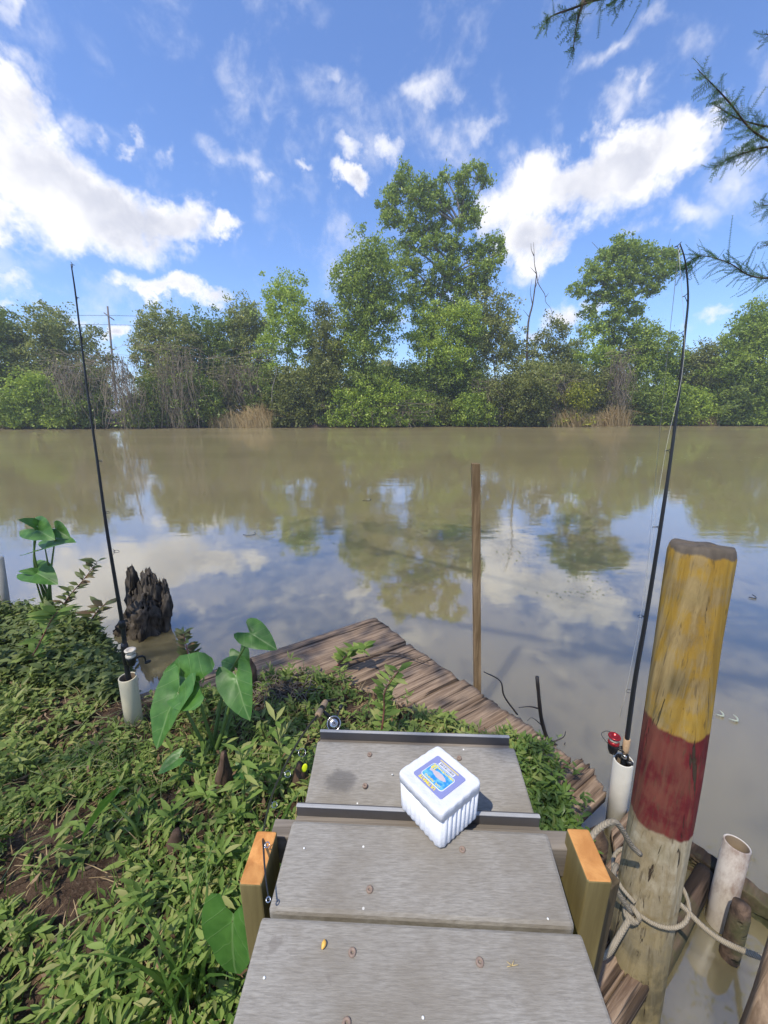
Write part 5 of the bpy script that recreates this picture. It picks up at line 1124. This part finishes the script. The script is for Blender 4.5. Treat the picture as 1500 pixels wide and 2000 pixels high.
for (u, v, h_, lab) in ((540, 1560, .5, 'leafy upright weed left of the farthest plank'), (470, 1600, .45, 'leafy upright weed beside the pointed knee'), (640, 1470 + 80, .1, '')):
    if lab: q = P(u, v, .42); tp = q + np.array([.02, .02, h_ * .8]); pp = [q, (q + tp) / 2 + np.array([.02, 0, 0]), tp]; t = thing('stem_weed', lab, 'weed', q, 'upright weeds on the near bank'); path = smooth_path(pp, 8); mb = MB(); tube(mb, path, [.005, .003, .0015], 7); mb.build('stem', m_stem, t); k = 26; ii = rng.integers(2, len(path), k); bb = np.array([path[i] for i in ii]); th = rng.uniform(0, 6.28, k); dd = norm(np.stack([np.cos(th), np.sin(th), rng.uniform(.2, .9, k)], 1)); V_, F_ = lance_leaves(bb, dd, np.tile([0, -.3, 1.], (k, 1)), .085 * rng.uniform(.6, 1.3, k), .02 * rng.uniform(.8, 1.2, k)); mesh_mixed('foliage', [V_], [F_], m_weed, t)
# tall grass clumps
m_blade = mat_leaf('tall_grass_blades', [(.05, .11, .022), (.09, .17, .03), (.14, .22, .05)], .35, .4)
for (u, v, k, L, lab) in ((372, 1930, 26, .42, 'tall broad bladed grass clump at lower left of the walkway'), (520, 1660, 14, .3, 'tuft of tall grass behind the left walkway post'), (330, 1990, 10, .3, 'grass tuft at the bottom edge left of the walkway')):
    q = P(u, v, .42); Q = []
    for i in range(k):
        a = q + np.array([rng.normal() * .03, rng.normal() * .03, 0]); th = rng.uniform(0, 6.28); ln = rng.uniform(.1, .5); wv_ = .006; d0 = np.array([math.cos(th) * ln, math.sin(th) * ln, 1]); s = norm(np.cross(d0, rng.normal(size=3))) * wv_; p_ = a; LL = L * rng.uniform(.5, 1.15)
        for j in range(5):
            d1 = norm(d0 + np.array([math.cos(th), math.sin(th), -.5]) * (j / 5) ** 2 * 1.5); p2 = p_ + d1 * LL / 5; w0, w1 = 1 - (j / 5) ** 2, 1 - ((j + 1) / 5) ** 2 + .02; Q.append([p_ - s * w0, p_ + s * w0, p2 + s * w1, p2 - s * w1]); p_ = p2
    tag(quads('grass_clump', Q, m_blade), lab, 'grass clump')

# ------------------------------------------------------------------ cypress tree over the viewer
m_cyp = mat_leaf('cypress_needles', [(0.045, 0.109, 0.039), (0.075, 0.160, 0.049), (0.128, 0.217, 0.063)], .3, .5, .3)
m_cybark = mat_wood('cypress_bark', (.07, .05, .04), (.22, .16, .12), (14, 14, 2.2), crack=.6, bump=1, dist=.02)
cyp = thing('cypress_tree', 'cypress tree whose feathery twigs hang into the top right corner', 'tree', (3.6, -2.4, .2))
mb = MB(); tr_path = smooth_path([(3.6, -2.4, -.3), (3.5, -2.3, 2.2), (3.4, -2.2, 5), (3.3, -2.1, 8.5)], 5); tube(mb, tr_path, [.36, .26, .2, .12], 14, wob=.2, wf=2); mb.build('trunk', m_cybark, cyp)
def sprig(Q, path, n_let, L_let, needle=.014, nw=.0019):
    """branchlets with rows of needles along a twig path"""
    k = len(path)
    for i in range(n_let):
        f_ = rng.uniform(.05, 1.0); j = min(k - 2, int(f_ * (k - 1))); p = path[j] + (path[j + 1] - path[j]) * (f_ * (k - 1) - j); ax = norm(path[j + 1] - path[j])
        sd = norm(np.cross(ax, rng.normal(size=3))); d = norm(ax * rng.uniform(.4, 1.0) + sd * rng.uniform(.6, 1.1) - Z3 * .15); L = L_let * rng.uniform(.5, 1.15) * (1.1 - .5 * f_)
        s = norm(np.cross(d, rng.normal(size=3))); bend = rng.normal(size=3) * .25; nn = int(L / .0052); p_ = p
        for q in range(nn):
            t_ = q / nn; pp = p + d * L * t_ + bend * L * t_ * t_; Q.append([p_ - s * .0007, p_ + s * .0007, pp + s * .0007, pp - s * .0007]); p_ = pp
            for sg in (-1, 1):
                nd = norm(s * sg + d * .55 + rng.normal(size=3) * .2); e_ = pp + nd * needle * (1 - .55 * t_) * rng.uniform(.8, 1.1); w_ = d * nw; Q.append([pp - w_ * .4, pp + w_ * .4, e_ + w_ * .5, e_ - w_ * .5])
def twig(pl, Yv, n_let, L_let, hook, r0=.004, needle=.013):
    path = smooth_path([PY(u, v, Yv + dy) for u, v, dy in pl], 7); mb = MB(); tube(mb, smooth_path([hook, path[0]], 4) + path[1:], [.018, .006, r0, r0 * .7, .0012], 7); b_ = mb.build('branch', m_cybark, cyp)
    Q = []; sprig(Q, path, int(n_let * 1.7), L_let, needle); quads('needles', Q, m_cyp, b_)
hk = np.array([2.6, 1.6, 4.6]); hk2 = np.array([3.6, 2.0, 3.6])
twig([(1250, -70, 0), (1190, -15, 0), (1130, 12, -.03), (1085, 28, -.05), (1066, 40, -.06)], 2.0, 34, .11, hk)
twig([(1140, 0, -.02), (1128, 40, -.04), (1122, 75, -.06), (1120, 100, -.07)], 2.0, 22, .075, PY(1190, -15, 2.0), .0025)
twig([(1290, -60, .1), (1230, -25, .1), (1200, -8, .08)], 2.0, 26, .12, hk, .003)
twig([(1640, 300, 0), (1530, 285, 0), (1470, 255, -.04), (1420, 195, -.08), (1362, 135, -.1)], 2.0, 60, .10, hk2)
twig([(1600, 250, .1), (1520, 250, .08), (1450, 235, .05), (1395, 205, .0)], 2.1, 55, .10, hk2)
twig([(1640, 290, .05), (1520, 285, .02), (1450, 300, .0), (1398, 325, -.05)], 2.0, 75, .085, hk2)
twig([(1640, 520, .0), (1530, 540, 0), (1470, 540, -.03), (1420, 512, -.05), (1365, 500, -.05), (1335, 525, -.05)], 1.95, 105, .13, hk2 - [0, 0, .6], .0025, .008)
twig([(1600, 400, 0), (1530, 405, 0), (1488, 400, 0)], 2.0, 20, .10, hk2)
twig([(1580, 70, 0), (1520, 72, 0), (1494, 66, 0)], 2.0, 10, .08, hk2)
twig([(1580, 470, 0), (1525, 475, 0), (1490, 480, 0)], 2.0, 10, .08, hk2)
# main limbs and the crown above the viewer (out of the picture; it shades the bank and mirrors in the near water)
limbs_ = [((3.35, -2.15, 6.2), (3.0, .2, 6.0), hk), ((3.35, -2.15, 6.0), (3.8, .5, 5.2), hk2), ((3.35, -2.15, 7.0), (1.0, -1.6, 6.3), (-.6, -1.9, 5.9)), ((3.3, -2.1, 7.6), (1.0, -2.6, 7.0), (-2.4, -2.0, 6.4)), ((3.4, -2.2, 5.6), (1.6, -1.8, 5.6), (.2, -1.4, 5.4)), ((3.4, -2.2, 5.2), (3.6, 1.4, 5.2), (5.6, 4.5, 5.7))]
for a, b_, c_ in limbs_:
    mb = MB(); tube(mb, smooth_path([np.array(a), np.array(b_), np.array(c_)], 7), [.09, .05, .02], 9, wob=.2); mb.build('branch', m_cybark, cyp)
cl = [(np.array(c_), a_, b_, d_) for c_, a_, b_, d_ in ( ((2.4, 1.0, 5.3), 1.3, 1.0, .6), ((3.2, -1.4, 7.6), 1.8, 1.8, 1.2), ((3.6, 2.3, 5.4), 1.2, 1.2, .7), ((4.5, 3.2, 5.3), 1.3, 1.2, .8), ((5.4, 4.3, 5.6), 1.2, 1.2, .9), ((2.9, 1.9, 5.8), 1.0, .9, .6))]
pts = np.concatenate([crown_points(cl, .28, 30, .5, .5)])
pts = np.concatenate([pts, crown_points([(np.array(c_), a_, a_, .5) for c_, a_ in (((-.2, -1.9, 6.6), .9), ((.25, -1.75, 5.8), .8), ((-.1, -2.2, 6.0), .9), ((-.3, -2.1, 6.9), .8), ((.3, -1.4, 6.3), .8))], .28, 34, 1.1, .5)])
cl2 = [(np.array([rng.uniform(-5.6, .8), rng.uniform(-1.6, 4.2), rng.uniform(7.4, 8.8)]), .95, .95, .5) for _ in range(46)]
pts2 = crown_points(cl2, .34, 30, .36, .4); pts2 = pts2[pts2[:, 1] < 5]
quads('crown', np.concatenate([leaf_quads(pts, .10, .26, .3, .6), leaf_quads(pts2, .17, .30, .3, .9)]), m_cyp, cyp)
for c_ in ((-3.5, .5, 7.9), (-1.0, 2.6, 8.2), (-4.6, 3.0, 8.3)):
    mb = MB(); tube(mb, smooth_path([np.array((3.3, -2.1, 7.2)), np.array(((3.3 + c_[0]) / 2, (c_[1] - 2.1) / 2, 8.0)), np.array(c_)], 7), [.09, .06, .02], 9, wob=.2); mb.build('branch', m_cybark, cyp)

# ------------------------------------------------------------------ haze
m_haze, n = new_mat('haze')
vol = n.node('ShaderNodeVolumePrincipled', {'Color': (.86, .92, 1.0), 'Density': HAZE, 'Anisotropy': .2}); n.l.new(vol.outputs[0], n.node('ShaderNodeOutputMaterial').inputs['Volume'])
mb = MB(); boxm(mb, np.array([0, 600.0, 14.0]), X3, Y3, Z3, 1900, 1900, 32.0); tag(mb.build('haze', m_haze, smooth=False), 'thin pale air haze over the river', None, None, 'stuff')
